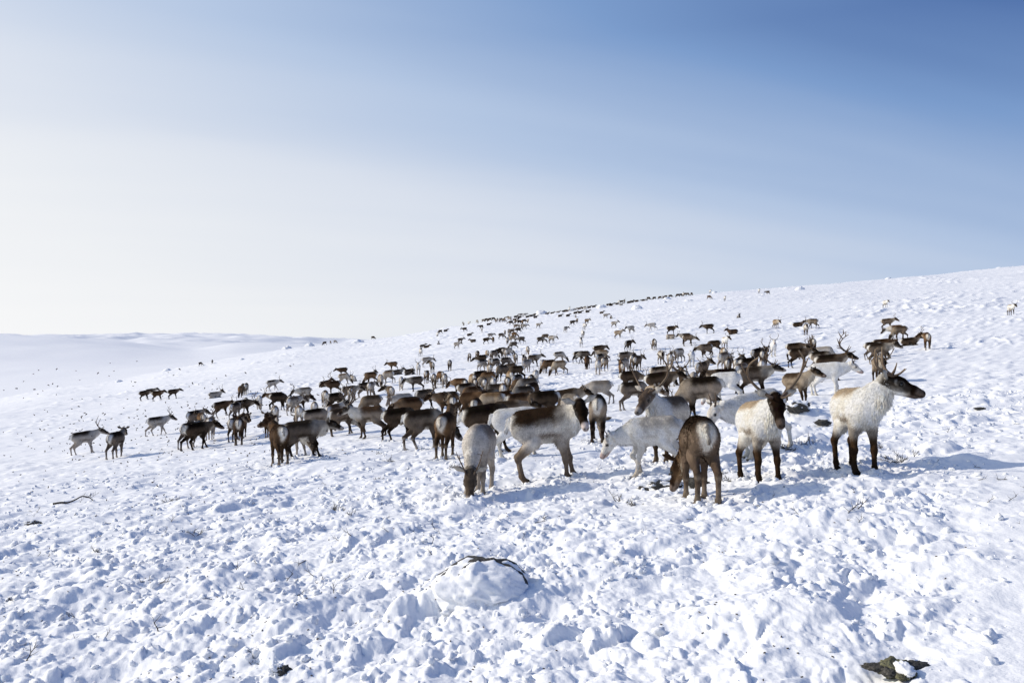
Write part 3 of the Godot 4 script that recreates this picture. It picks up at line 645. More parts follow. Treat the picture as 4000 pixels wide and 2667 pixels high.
	["dg", "s:np=24", 1.79, 64.48, 358, 1.00, "a2 1.0", "antlered slate grey reindeer standing facing uphill, uphill of the white grazer in the column"],
	["dk", "w:np=-10", 5.53, 64.95, 355, 0.97, "", "dark brown reindeer walking facing uphill, below the cream one facing out of mid-slope"],
	["dw", "g", -1.35, 65.15, 47, 0.97, "", "dark-backed reindeer grazing angled away uphill, below the white grazer in the column"],
	["dwl", "g@14:np=-46,hp=-64,legs=.12/-.10/-.06/.08,fat=.95", -2.44, 65.40, 48, 0.97, "", "dark-saddled pale reindeer grazing angled away uphill, downhill of the white grazer in the column"],
	["br", "g@14:np=-46,hp=-64,legs=.12/-.10/-.06/.08,fat=.95", -1.81, 65.57, 88, 0.98, "", "reddish-brown reindeer grazing seen from behind, downhill of the white grazer in the column"],
	["dk", "g", -22.23, 65.74, 284, 0.95, "", "dark brown reindeer grazing facing the camera, above the dark-rumped trio"],
	["gw", "g@28:np=-42,hp=-62,legs=.02/.06/-.04/-.1,fat=1.05", -21.99, 65.81, 98, 0.93, "", "fawn-grey reindeer grazing seen from behind, above the dark-rumped trio"],
	["dw", "g@14:np=-46,hp=-64,legs=.12/-.10/-.06/.08,fat=.95", -0.47, 65.97, 10, 0.97, "", "dark-backed reindeer grazing facing uphill, just below the white grazer in the column"],
	["gw", "g@-16:np=-54,hp=-56,legs=-.06/.10/.07/-.09", -13.90, 66.11, 354, 0.96, "", "fawn-grey reindeer grazing facing uphill, above the rump behind the great antlers"],
	["gb", "s:np=44", 1.04, 66.21, 261, 0.97, "a2", "antlered grey-brown reindeer standing, just downhill of the slate grey antlered one in mid-herd"],
	["gr", "l@-40:np=48,hp=-24", -24.88, 66.63, 22, 1.00, "a2 1.1", "antlered light grey reindeer lying facing uphill, above the dark-rumped trio"],
	["br3", "l@-40:np=48,hp=-24", -15.65, 66.66, 33, 1.00, "a4", "branch-antlered deep brown reindeer lying facing uphill, downhill of the rump behind the great antlers"],
	["pw", "s:np=26,legs=.02/-.03/-.12/.0", 42.12, 67.17, 266, 0.90, "a3 .9", "lyre-antlered cream reindeer standing, uphill of the uphill brown one with head turned"],
	["gb", "h@-24:np=20,hp=-30,legs=.07/-.06/.05/-.05", 31.85, 67.48, 345, 0.97, "a2", "antlered grey-brown reindeer with lowered head, downhill of the uphill brown one with head turned"],
	["dwl", "g@-20", 4.07, 67.67, 1, 0.96, "", "dark-saddled pale reindeer grazing facing uphill, uphill of the slate grey antlered one in mid-herd"],
	["gwh", "s", -7.97, 67.70, 99, 0.98, "a3 .9", "lyre-antlered whitish grey reindeer standing, just uphill of the antlered one lying beside the white rump"],
	["dk", "h@22:np=4,hp=-44,fat=.96", 7.57, 68.72, 356, 1.00, "a2", "antlered dark brown reindeer with lowered head, uphill of the cream one facing out of mid-slope"],
	["dw", "g@14:np=-46,hp=-64,legs=.12/-.10/-.06/.08,fat=.95", 12.31, 68.84, 90, 0.97, "a2", "antlered dark-backed reindeer grazing seen from behind, below the whitish one walking on the open slope"],
	["gb", "s@60", -6.96, 69.46, 104, 0.95, "", "grey-brown reindeer standing seen from behind, uphill of the antlered one lying beside the white rump"],
	["gb", "h@0:np=-14", 15.43, 69.60, 341, 0.98, "a2", "antlered grey-brown reindeer with lowered head, downhill of the dark antlered pair on the open slope"],
	["gr", "l@35:np=36,fat=1.06", -13.85, 69.61, 111, 0.95, "a2", "antlered light grey reindeer lying, downhill of the slate grey one lying above the downhill group"],
	["br3", "g@28:np=-42,hp=-62,legs=.02/.06/-.04/-.1,fat=1.05", -5.45, 69.72, 90, 0.95, "", "deep brown reindeer grazing seen from behind, above the widest branching rack"],
	["dk", "h@-30", 10.28, 70.25, 50, 0.96, "a2", "antlered dark brown reindeer with lowered head angled away uphill, below the largest snow mound"],
	["pg", "s:np=24", 26.04, 70.50, 256, 1.00, "a2", "antlered pale grey reindeer standing facing the camera, above the branching-antlered dark one"],
	["dw", "g@-16:np=-54,hp=-56,legs=-.06/.10/.07/-.09", 0.31, 70.59, 98, 0.95, "", "dark-backed reindeer grazing seen from behind, just uphill of the white grazer in the column"],
	["dg", "l@-150:np=12,hp=-50", -9.07, 70.60, 17, 1.00, "a2 1.1", "antlered slate grey reindeer lying, just above the antlered one lying beside the white rump"],
	["dwl", "w:np=10", -21.25, 70.73, 19, 1.00, "a2", "antlered dark-saddled pale reindeer walking facing uphill, downhill of the dark back behind the bearded walker"],
	["dg", "h@-24:np=20,hp=-30,legs=.07/-.06/.05/-.05", 15.82, 72.13, 168, 0.95, "a2", "antlered slate grey reindeer with lowered head facing downhill, below the second skyline mound"],
	["br3", "h@-24:np=20,hp=-30,legs=.07/-.06/.05/-.05", -32.18, 72.32, 24, 0.93, "", "deep brown reindeer with lowered head facing uphill, just uphill of the dark downhill foursome"],
	["dk", "w:np=-10", -2.68, 72.46, 184, 1.00, "", "dark brown reindeer walking facing downhill, downhill of the white grazer in the column"],
	["dk", "s:np=20", -30.90, 72.62, 23, 0.90, "", "dark brown reindeer standing facing uphill, uphill of the dark downhill foursome"],
	["dg", "l@35:np=36,fat=1.06", -10.81, 75.18, 12, 0.98, "a2", "antlered slate grey reindeer lying, just downhill of the antlered one lying beside the white rump"],
	["dg", "l@-40:np=48,hp=-24", -13.63, 76.05, 14, 1.02, "a2 1.1", "antlered slate grey reindeer lying facing uphill, above the rump behind the great antlers"],
	["dk", "l@-150:np=12,hp=-50", -11.83, 76.47, 31, 0.95, "", "hornless dark brown reindeer lying, uphill of the slate grey one lying above the downhill group"],
	["dk", "h:np=0", -35.27, 76.52, 25, 0.95, "", "dark brown reindeer with lowered head facing uphill, above the close downhill group"],
	["gb2", "w:np=0", 29.98, 79.17, 155, 1.00, "a2", "antlered grey-brown reindeer walking facing downhill, just above the cream front-facing one on the open slope"],
	["br3", "l:np=55", 22.08, 79.32, 172, 0.95, "a2", "antlered deep brown reindeer lying, uphill of the dark antlered pair on the open slope"],
	["dg", "h@-24:np=20,hp=-30,legs=.07/-.06/.05/-.05", -36.01, 79.41, 24, 0.95, "", "slate grey reindeer with lowered head facing uphill, just uphill of the dark downhill foursome"],
	["br3", "s:np=16", -17.00, 80.43, 192, 0.95, "a1", "spike-antlered deep brown reindeer standing, downhill of the slate grey one lying above the downhill group"],
	["gw", "g@14:np=-46,hp=-64,legs=.12/-.10/-.06/.08,fat=.95", -0.60, 80.80, 92, 0.97, "", "fawn-grey reindeer grazing seen from behind, downhill of the slate grey antlered one in mid-herd"],
	["gw", "l@-150:np=12,hp=-50", 16.21, 81.21, 161, 0.95, "", "fawn-grey reindeer lying facing downhill, uphill of the whitish one walking on the open slope"],
	["gr", "h@8:np=-6,hp=-46,legs=-.05/.08/-.07/.04", -8.70, 81.73, 6, 1.00, "a2", "antlered light grey reindeer with lowered head, below the lying pair on the downhill flank"],
	["fw", "g@-16:np=-54,hp=-56,legs=-.06/.10/.07/-.09", 1.62, 81.74, 91, 0.97, "", "fawn reindeer grazing seen from behind, above the slate grey antlered one in mid-herd"],
	["br", "s:np=20", -12.13, 81.91, 174, 0.96, "a2", "antlered reddish-brown reindeer standing facing downhill, downhill of the antlered one lying beside the white rump"],
	["dk", "l", 29.56, 82.34, 344, 1.00, "", "dark brown reindeer lying facing uphill, just above the cream front-facing one on the open slope"],
	["fw", "h", 27.34, 82.52, 284, 0.98, "a2", "antlered fawn reindeer with lowered head, downhill of the cream front-facing one on the open slope"],
	["dw", "g@-16:np=-54,hp=-56,legs=-.06/.10/.07/-.09", -1.86, 82.57, 43, 0.96, "", "dark-backed reindeer grazing angled away uphill, just downhill of the white grazer in the column"],
	["br3", "g@28:np=-42,hp=-62,legs=.02/.06/-.04/-.1,fat=1.05", -4.42, 82.85, 95, 0.94, "", "deep brown reindeer grazing seen from behind, downhill of the white grazer in the column"],
	["dw", "g", -2.12, 83.10, 83, 0.94, "", "dark-backed reindeer grazing seen from behind, downhill of the white grazer in the column"],
	["dk", "s:np=16", 20.70, 83.19, 166, 1.02, "a2 1.1", "antlered dark brown reindeer standing facing downhill, above the row of rumps in the uphill group"],
	["gr", "g:np=-30", -0.49, 84.21, 2, 1.00, "", "light grey reindeer grazing facing uphill, just above the white grazer in the column"],
	["dk", "g@28:np=-42,hp=-62,legs=.02/.06/-.04/-.1,fat=1.05", -0.34, 84.71, 170, 0.96, "", "dark brown reindeer grazing facing downhill, just above the white grazer in the column"],
	["pw", "s:np=50", 7.38, 84.94, 265, 0.98, "", "cream reindeer standing facing the camera, uphill of the slate grey antlered one in mid-herd"],
	["fw", "g@28:np=-42,hp=-62,legs=.02/.06/-.04/-.1,fat=1.05", -2.65, 85.38, 102, 0.96, "", "fawn reindeer grazing seen from behind, downhill of the white grazer in the column"],
	["dk", "g", -1.36, 86.08, 23, 0.98, "", "dark brown reindeer grazing facing uphill, just downhill of the white grazer in the column"],
	["br", "g", -3.76, 86.70, 78, 0.95, "", "hornless reddish-brown reindeer grazing, downhill of the white grazer in the column"],
	["dk", "g@-16:np=-54,hp=-56,legs=-.06/.10/.07/-.09", -1.07, 88.49, 3, 0.96, "", "dark brown reindeer grazing facing uphill, just above the white grazer in the column"],
	["dk", "s@-50:np=20", 17.78, 88.78, 351, 1.00, "a2", "antlered dark brown reindeer standing, uphill of the whitish one walking on the open slope"],
	["fw", "s@20", 12.29, 92.08, 330, 0.97, "", "fawn reindeer standing facing uphill, downhill of the whitish one walking on the open slope"],
	["dg", "g@28:np=-42,hp=-62,legs=.02/.06/-.04/-.1,fat=1.05", 0.28, 94.92, 180, 0.97, "", "slate grey reindeer grazing facing downhill, above the white grazer in the column"],
	["pg", "h", 14.85, 98.76, 205, 0.98, "a2", "antlered pale grey reindeer with lowered head, below the largest snow mound"],
	["dg", "g:np=-30", 3.61, 99.61, 358, 0.97, "", "slate grey reindeer grazing facing uphill, uphill of the crowd under the skyline"],
	["pw", "s@-30:np=46,hp=-20,legs=-.04/.05/.04/-.06,fat=.95", -11.48, 100.09, 293, 0.95, "", "cream reindeer standing facing the camera, below the lying pair on the downhill flank"],
	["pg", "h@22:np=4,hp=-44,fat=.96", 5.01, 100.22, 323, 0.97, "a2", "antlered pale grey reindeer with lowered head, downhill of the cream one facing out of mid-slope"],
	["gwh", "w:np=6", 17.82, 100.52, 170, 1.00, "a2", "antlered whitish grey reindeer walking facing downhill, below the largest snow mound"],
	["pw", "h@8:np=-6,hp=-46,legs=-.05/.08/-.07/.04", 9.17, 102.97, 271, 1.00, "a2", "cream reindeer with lowered head facing the camera, above the cream one facing out of mid-slope"],
	["pw", "s:np=26,legs=.02/-.03/-.18/-.02", 48.55, 103.49, 279, 0.90, "", "cream reindeer standing angled towards the camera, uphill, above the uphill brown one with head turned"],
	["dg", "k:np=-10", 1.30, 105.37, 179, 0.98, "", "slate grey reindeer walking facing downhill, below the crowd under the skyline"],
	["gb", "g@28:np=-42,hp=-62,legs=.02/.06/-.04/-.1,fat=1.05", 4.55, 106.40, 180, 0.96, "", "grey-brown reindeer grazing facing downhill, uphill of the crowd under the skyline"],
	["dwl", "g", -0.61, 107.85, 266, 0.96, "", "dark-saddled pale reindeer grazing facing the camera, above the white grazer in the column"],
	["gr", "h", -7.64, 110.81, 334, 0.95, "", "hornless light grey reindeer with lowered head, uphill of the lying pair on the downhill flank"],
	["fw", "g", 0.15, 110.96, 180, 0.95, "", "fawn reindeer grazing facing downhill, below the crowd under the skyline"],
	["dk", "h:np=-4", -3.67, 115.06, 2, 0.97, "", "hornless dark brown reindeer with lowered head, below the dark one lying under the skyline row"],
	["br", "g@28:np=-42,hp=-62,legs=.02/.06/-.04/-.1,fat=1.05", -2.79, 117.65, 267, 0.94, "", "reddish-brown reindeer grazing facing the camera, below the dark one lying under the skyline row"],
	["pg", "s:np=30", 15.64, 121.57, 333, 0.98, "a2", "antlered pale grey reindeer standing facing uphill, downhill of the largest snow mound"],
	["dwl", "h@-30", 8.38, 124.01, 54, 0.95, "", "hornless dark-saddled pale reindeer with lowered head, above the cream one facing out of mid-slope"],
	["br", "g@28:np=-42,hp=-62,legs=.02/.06/-.04/-.1,fat=1.05", 0.37, 124.37, 330, 0.96, "", "reddish-brown reindeer grazing angled towards the camera, uphill, below the crowd under the skyline"],
	["dw", "g@-16:np=-54,hp=-56,legs=-.06/.10/.07/-.09", -1.64, 125.72, 11, 0.97, "", "dark-backed reindeer grazing facing uphill, below the dark one lying under the skyline row"],
	["gw", "g@14:np=-46,hp=-64,legs=.12/-.10/-.06/.08,fat=.95", -0.45, 126.80, 86, 0.94, "", "fawn-grey reindeer grazing seen from behind, downhill of the crowd under the skyline"],
	["pw", "h:np=4", 11.60, 127.57, 287, 0.98, "a2", "antlered cream reindeer with lowered head, above the cream one facing out of mid-slope"],
	["dw", "s:np=20", -8.51, 131.72, 24, 0.97, "a2", "antlered dark-backed reindeer standing facing uphill, downhill of the dark one lying under the skyline row"],
	["dwl", "h:np=0", -3.50, 132.30, 4, 0.97, "", "hornless dark-saddled pale reindeer with lowered head, below the dark one lying under the skyline row"],
	["gb", "g@14:np=-46,hp=-64,legs=.12/-.10/-.06/.08,fat=.95", 0.11, 136.15, 182, 0.98, "", "grey-brown reindeer grazing facing downhill, downhill of the crowd under the skyline"],
	["dk", "k:np=-10", 1.21, 136.91, 179, 1.00, "", "dark brown reindeer walking facing downhill, just below the crowd under the skyline"],
	["gb", "g", -1.25, 140.84, 91, 0.96, "", "grey-brown reindeer grazing seen from behind, downhill of the crowd under the skyline"],
	["gb", "h", 13.34, 141.52, 317, 0.97, "a2", "antlered grey-brown reindeer with lowered head, above the cream one facing out of mid-slope"],
	["dk", "w:np=4", 10.91, 142.76, 356, 0.97, "", "dark brown reindeer walking facing uphill, above the cream one facing out of mid-slope"],
	["gw", "g@28:np=-42,hp=-62,legs=.02/.06/-.04/-.1,fat=1.05", -0.56, 145.87, 250, 0.95, "", "fawn-grey reindeer grazing facing the camera, downhill of the crowd under the skyline"],
	["pg", "s", 4.99, 149.39, 340, 0.97, "a2", "antlered pale grey reindeer standing facing uphill, uphill of the crowd under the skyline"],
	["pg", "h:np=0", 2.45, 151.14, 359, 1.00, "", "pale grey reindeer with lowered head facing uphill, just uphill of the crowd under the skyline"],
	["gb", "h", 12.42, 151.80, 273, 0.95, "", "grey-brown reindeer with lowered head facing the camera, above the cream one facing out of mid-slope"],
	["dk", "g@14:np=-46,hp=-64,legs=.12/-.10/-.06/.08,fat=.95", 1.85, 153.72, 267, 0.93, "", "dark brown reindeer grazing facing the camera, uphill of the skyline grazing row"],
	["gr", "s:np=14", 18.18, 154.05, 343, 0.97, "", "light grey reindeer standing facing uphill, below the skyline pair with raised heads"],
	["br", "g@14:np=-46,hp=-64,legs=.12/-.10/-.06/.08,fat=.95", 1.42, 157.11, 91, 0.93, "", "reddish-brown reindeer grazing seen from behind, just downhill of the crowd under the skyline"],
	["fw", "w:np=-10", 0.81, 157.24, 20, 0.97, "", "fawn reindeer walking facing uphill, just downhill of the crowd under the skyline"],
	["gr", "h", -6.19, 163.09, 94, 0.94, "", "hornless light grey reindeer with lowered head, below the dark one lying under the skyline row"],
	["pw", "s", 44.23, 165.38, 267, 0.95, "", "cream reindeer standing facing the camera, uphill of the raised pale head on the skyline"],
	["pw", "s", -15.86, 169.24, 287, 0.95, "a2", "antlered cream reindeer standing facing the camera, uphill of the lying pair on the downhill flank"],
	["br", "g", 2.23, 172.39, 281, 0.95, "", "reddish-brown reindeer grazing facing the camera, above the crowd under the skyline"],
	["dk", "g", 1.65, 173.23, 1, 0.98, "", "dark brown reindeer grazing facing uphill, above the crowd under the skyline"],
	["dk", "w:np=20", -10.28, 175.09, 183, 1.02, "a2", "antlered dark brown reindeer walking, downhill of the dark one lying under the skyline row"],
	["gw", "h", 3.50, 175.80, 281, 0.95, "", "fawn-grey reindeer with lowered head facing the camera, above the crowd under the skyline"],
	["dk", "w:np=-10", -0.13, 176.13, 182, 1.00, "", "dark brown reindeer walking facing downhill, downhill of the crowd under the skyline"],
	["dk", "g@28:np=-42,hp=-62,legs=.02/.06/-.04/-.1,fat=1.05", 2.76, 176.13, 359, 0.98, "", "hornless dark brown reindeer grazing, above the crowd under the skyline"],
	["dk", "w:np=18", -6.76, 177.55, 182, 0.97, "", "dark brown reindeer walking facing downhill, downhill of the dark one lying under the skyline row"],
	["gb", "h", 57.64, 178.98, 190, 0.92, "", "grey-brown reindeer with lowered head facing downhill, above the cream front-facing one on the open slope"],
	["gb", "g", 1.12, 179.63, 178, 0.98, "", "grey-brown reindeer grazing facing downhill, above the crowd under the skyline"],
	["dk", "g@14:np=-46,hp=-64,legs=.12/-.10/-.06/.08,fat=.95", -16.36, 182.83, 185, 0.97, "", "dark brown reindeer grazing facing downhill, uphill of the lying pair on the downhill flank"],
	["br", "g@28:np=-42,hp=-62,legs=.02/.06/-.04/-.1,fat=1.05", 45.41, 183.40, 326, 0.93, "", "reddish-brown reindeer grazing facing uphill, uphill of the raised pale head on the skyline"],
	["pw", "s", 58.03, 186.90, 265, 0.93, "a1", "spike-antlered cream reindeer standing facing the camera, above the cream front-facing one on the open slope"],
	["dk", "h", 1.51, 188.14, 60, 0.95, "", "dark brown reindeer with lowered head angled away uphill, above the crowd under the skyline"],
	["pw", "s", 17.60, 190.98, 343, 0.98, "a2", "antlered cream reindeer standing facing uphill, downhill of the skyline pair with raised heads"],
	["gb", "g@14:np=-46,hp=-64,legs=.12/-.10/-.06/.08,fat=.95", -1.98, 192.87, 329, 0.97, "", "grey-brown reindeer grazing angled towards the camera, uphill, uphill of the skyline grazing row"],
	["dk", "g", -75.90, 193.99, 53, 0.95, "", "dark brown reindeer grazing angled away uphill, uphill of the dark downhill foursome"],
	["dk", "g@14:np=-46,hp=-64,legs=.12/-.10/-.06/.08,fat=.95", -73.17, 194.28, 99, 0.95, "", "dark brown reindeer grazing seen from behind, uphill of the dark downhill foursome"],
	["br", "g@14:np=-46,hp=-64,legs=.12/-.10/-.06/.08,fat=.95", -4.01, 195.76, 271, 0.95, "", "reddish-brown reindeer grazing facing the camera, uphill of the dark one lying under the skyline row"],
	["dw", "g@-16:np=-54,hp=-56,legs=-.06/.10/.07/-.09", -2.62, 195.85, 46, 0.95, "", "dark-backed reindeer grazing angled away uphill, just uphill of the skyline grazing row"],
	["gw", "g@-16:np=-54,hp=-56,legs=-.06/.10/.07/-.09", -0.71, 196.76, 322, 0.98, "", "fawn-grey reindeer grazing angled towards the camera, uphill, uphill of the skyline grazing row"],
	["gw", "g", -3.12, 197.30, 267, 0.95, "", "fawn-grey reindeer grazing facing the camera, just uphill of the skyline grazing row"],
	["pw", "s:np=50", 14.29, 198.51, 278, 0.97, "a2", "antlered cream reindeer standing facing the camera, uphill of the white skyline mound"],
	["gr", "g", -3.63, 198.65, 259, 0.95, "", "light grey reindeer grazing facing the camera, just above the skyline grazing row"],
	["dk", "g", -47.20, 200.94, 195, 0.95, "", "dark brown reindeer grazing facing downhill, just downhill of the three tiny skyline grazers"],
	["dw", "s@30", -12.24, 201.10, 103, 0.95, "a2", "antlered dark-backed reindeer standing, downhill of the dark one lying under the skyline row"],
	["dk", "s:np=50", 28.50, 201.61, 268, 0.97, "a2", "antlered dark brown reindeer standing, just uphill of the skyline pair with raised heads"],
	["gwh", "h", 3.30, 201.78, 7, 0.97, "", "whitish grey reindeer with lowered head facing uphill, downhill of the white skyline mound"],
	["dk", "g", -5.52, 201.82, 184, 0.98, "", "dark brown reindeer grazing facing downhill, downhill of the skyline grazing row"],
	["gr", "h", 2.39, 203.26, 189, 0.97, "", "light grey reindeer with lowered head facing downhill, above the crowd under the skyline"],
	["dk", "g", -6.61, 206.31, 354, 0.98, "", "dark brown reindeer grazing facing uphill, above the dark one lying under the skyline row"],
]
# the smallest on the skyline, past three hundred: one far band
const FAR_HERD := [
	["gb", "l", 31.05, 108.91, 64, 0.92, ""],
	["gb", "l:np=55", -6.19, 128.07, 189, 0.92, ""],
	["br3", "l", -14.54, 135.15, 10, 0.97, ""],
	["dg", "l", -16.00, 142.27, 10, 1.00, "a2"],
	["dk", "l", -13.28, 143.94, 95, 0.95, "a2"],
	["br3", "l@-30", 18.83, 151.17, 93, 0.92, ""],
	["dg", "l", -8.37, 156.72, 5, 1.00, ""],
	["br3", "l", 13.98, 174.46, 87, 0.90, ""],
	["gb", "l", 19.77, 175.73, 358, 0.90, ""],
	["dk", "l", 12.65, 180.18, 16, 0.95, "a2"],
	["dg", "l", 10.98, 181.82, 1, 0.97, ""],
	["dg", "l", 17.36, 183.08, 357, 1.00, ""],
	["dk", "l", 15.63, 183.42, 357, 0.97, ""],
	["dk", "l", 14.68, 184.13, 359, 0.95, ""],
	["dk", "l", -5.55, 188.52, 10, 0.98, ""],
	["dg", "l", 5.57, 189.39, 2, 0.97, ""],
	["dk", "l", -15.82, 189.50, 5, 0.97, ""],
	["br", "l", 0.63, 195.23, 10, 0.95, ""],
	["gwh", "l", 26.97, 196.96, 356, 0.97, ""],
	["br", "g@14:np=-46,hp=-64,legs=.12/-.10/-.06/.08,fat=.95", -0.30, 198.23, 92, 0.92, ""],
	["dk", "l", 3.86, 198.68, 3, 0.95, "a1"],
	["dk", "l", 24.67, 198.76, 355, 1.00, "a2"],
	["dk", "l", 10.10, 199.20, 1, 0.95, ""],
	["gw", "l", 11.55, 199.32, 359, 0.95, ""],
	["dk", "l", 12.99, 199.53, 0, 0.97, ""],
	["dk", "l", 19.33, 199.60, 356, 0.97, "a2"],
	["dk", "l", 8.79, 200.03, 359, 0.95, ""],
	["dk", "l", 29.36, 200.06, 356, 0.97, ""],
	["dk", "l", 20.65, 200.95, 356, 0.95, ""],
	["dg", "l", 4.83, 200.95, 3, 0.97, ""],
	["wh", "l", 15.12, 201.07, 6, 0.95, ""],
	["dk", "l", 2.06, 201.12, 175, 0.92, ""],
	["gwh", "l", 15.92, 201.20, 359, 0.95, ""],
	["br", "l", 13.94, 201.30, 178, 0.90, ""],
	["dk", "l", 30.29, 201.34, 355, 0.97, ""],
	["dk", "l", 26.63, 201.38, 168, 0.90, ""],
	["dk", "l", 17.99, 201.44, 359, 0.92, ""],
	["gb", "l", 17.00, 201.48, 359, 0.97, ""],
	["dk", "l", 24.32, 201.54, 357, 0.92, "a1"],
	["dk", "l", 5.43, 201.62, 0, 0.95, ""],
	["dk", "l:np=5", 31.81, 202.35, 169, 0.97, ""],
	["dk", "g@-16:np=-54,hp=-56,legs=-.06/.10/.07/-.09", -4.72, 203.14, 5, 0.95, ""],
	["dwl", "g@-16:np=-54,hp=-56,legs=-.06/.10/.07/-.09", -8.93, 204.22, 303, 0.93, ""],
	["dk", "l", 0.91, 204.33, 360, 0.95, ""],
	["gr", "g@-16:np=-54,hp=-56,legs=-.06/.10/.07/-.09", -45.39, 204.38, 343, 0.90, ""],
	["gb", "h", 44.69, 205.13, 352, 0.95, ""],
	["dk", "l:np=5", 33.88, 205.22, 171, 0.90, ""],
	["pw", "s", 51.12, 205.34, 276, 0.90, ""],
	["br", "g@28:np=-42,hp=-62,legs=.02/.06/-.04/-.1,fat=1.05", -46.89, 205.51, 285, 0.90, ""],
	["gwh", "l", 34.75, 206.04, 0, 0.92, ""],
	["dk", "s:np=20", 28.47, 206.62, 354, 0.97, ""],
	["dk", "g", 35.47, 206.68, 352, 0.95, ""],
	["pw", "s:np=60", 44.61, 207.34, 268, 0.95, ""],
	["dk", "g", 46.30, 209.77, 352, 0.92, ""],
	["fw", "g@14:np=-46,hp=-64,legs=.12/-.10/-.06/.08,fat=.95", -7.52, 209.80, 24, 0.98, ""],
	["gb", "l", -1.62, 211.00, 4, 1.00, ""],
	["pw", "h", -11.43, 211.00, 303, 0.95, ""],
	["br3", "g", -36.82, 211.00, 12, 0.97, ""],
	["pw", "s", 28.25, 211.00, 282, 0.95, "a2"],
	["pw", "l:np=62", 32.13, 211.00, 271, 1.00, "a2"],
	["dk", "g@-16:np=-54,hp=-56,legs=-.06/.10/.07/-.09", 37.82, 211.00, 170, 0.95, ""],
	["br3", "g@-16:np=-54,hp=-56,legs=-.06/.10/.07/-.09", 39.33, 211.00, 171, 0.92, ""],
	["gb", "g", 40.02, 211.00, 259, 0.92, ""],
	["dg", "g@28:np=-42,hp=-62,legs=.02/.06/-.04/-.1,fat=1.05", 40.85, 211.00, 167, 0.95, ""],
	["gwh", "g@28:np=-42,hp=-62,legs=.02/.06/-.04/-.1,fat=1.05", 41.51, 211.00, 79, 0.95, ""],
	["dk", "g@28:np=-42,hp=-62,legs=.02/.06/-.04/-.1,fat=1.05", 42.08, 211.00, 353, 0.92, ""],
	["dk", "g@-16:np=-54,hp=-56,legs=-.06/.10/.07/-.09", 44.03, 211.00, 170, 0.95, ""],
	["dk", "g@-16:np=-54,hp=-56,legs=-.06/.10/.07/-.09", 44.78, 211.00, 350, 0.93, ""],
	["br", "g", 47.63, 211.00, 47, 0.92, ""],
	["gb", "l", 6.24, 211.00, 0, 0.92, ""],
	["dk", "l", 7.09, 211.00, 0, 0.90, ""],
]
const MOUNDS := [[6.11, 16.88, 0.80, 0.45, 0.34], [4.93, 13.46, 0.50, 0.30, 0.20], [4.14, 11.75, 0.60, 0.35, 0.10], [4.68, 12.31, 0.40, 0.25, 0.14], [-1.89, 5.76, 0.35, 0.30, 0.10], [2.90, 5.30, 0.30, 0.25, 0.09], [2.61, 6.60, 0.50, 0.30, 0.10], [0.75, 5.78, 0.35, 0.25, 0.09], [-0.35, 6.62, 0.30, 0.25, 0.06], [-0.21, 5.52, 0.42, 0.32, 0.09], [-15.20, 46.90, 1.20, 0.80, 0.25], [-21.60, 66.28, 1.00, 1.00, 0.22], [1.60, 4.58, 0.50, 0.35, 0.10], [-2.46, 6.83, 0.30, 0.25, 0.08], [-3.82, 16.79, 0.90, 0.50, 0.12], [-3.51, 6.65, 0.35, 0.30, 0.08]]
const BOULDER := [-0.21, 5.50]
const LICHEN := [1.80, 3.75]
const ROOT := [-8.23, 14.89]
const ROCKS := [
	["stone", "flat grey stone with snow on top beside the hooves of the grey-brown rear-view reindeer", 1.86, 9.84, 0.260, 0.110, 0.160, -0.030, 61, 1.30],
	["stone", "small dark stone showing behind the legs of the grey-brown rear-view reindeer", 2.25, 9.66, 0.120, 0.070, 0.090, 0.010, 63, 0.00],
	["stone", "black bare rock face in the snow bank behind the two cream reindeer", 5.99, 16.65, 0.230, 0.130, 0.140, 0.050, 64, 1.30],
	["stone", "low black stone between the snow bank and the big cream reindeer", 6.13, 15.70, 0.150, 0.060, 0.100, 0.020, 65, 0.00],
	["stone", "dark stone tip on the open snow uphill of the big cream reindeer", 9.20, 15.64, 0.110, 0.025, 0.060, 0.000, 66, 0.00],
	["stone", "long low stone edge half drifted over at the downhill edge of the trampled snow", -7.50, 12.46, 0.120, 0.040, 0.080, 0.000, 67, 0.80],
	["stone", "snow-lined dark stone at the lower rim, scraped by hooves", -1.30, 4.51, 0.050, 0.035, 0.040, -0.010, 68, 1.00],
]
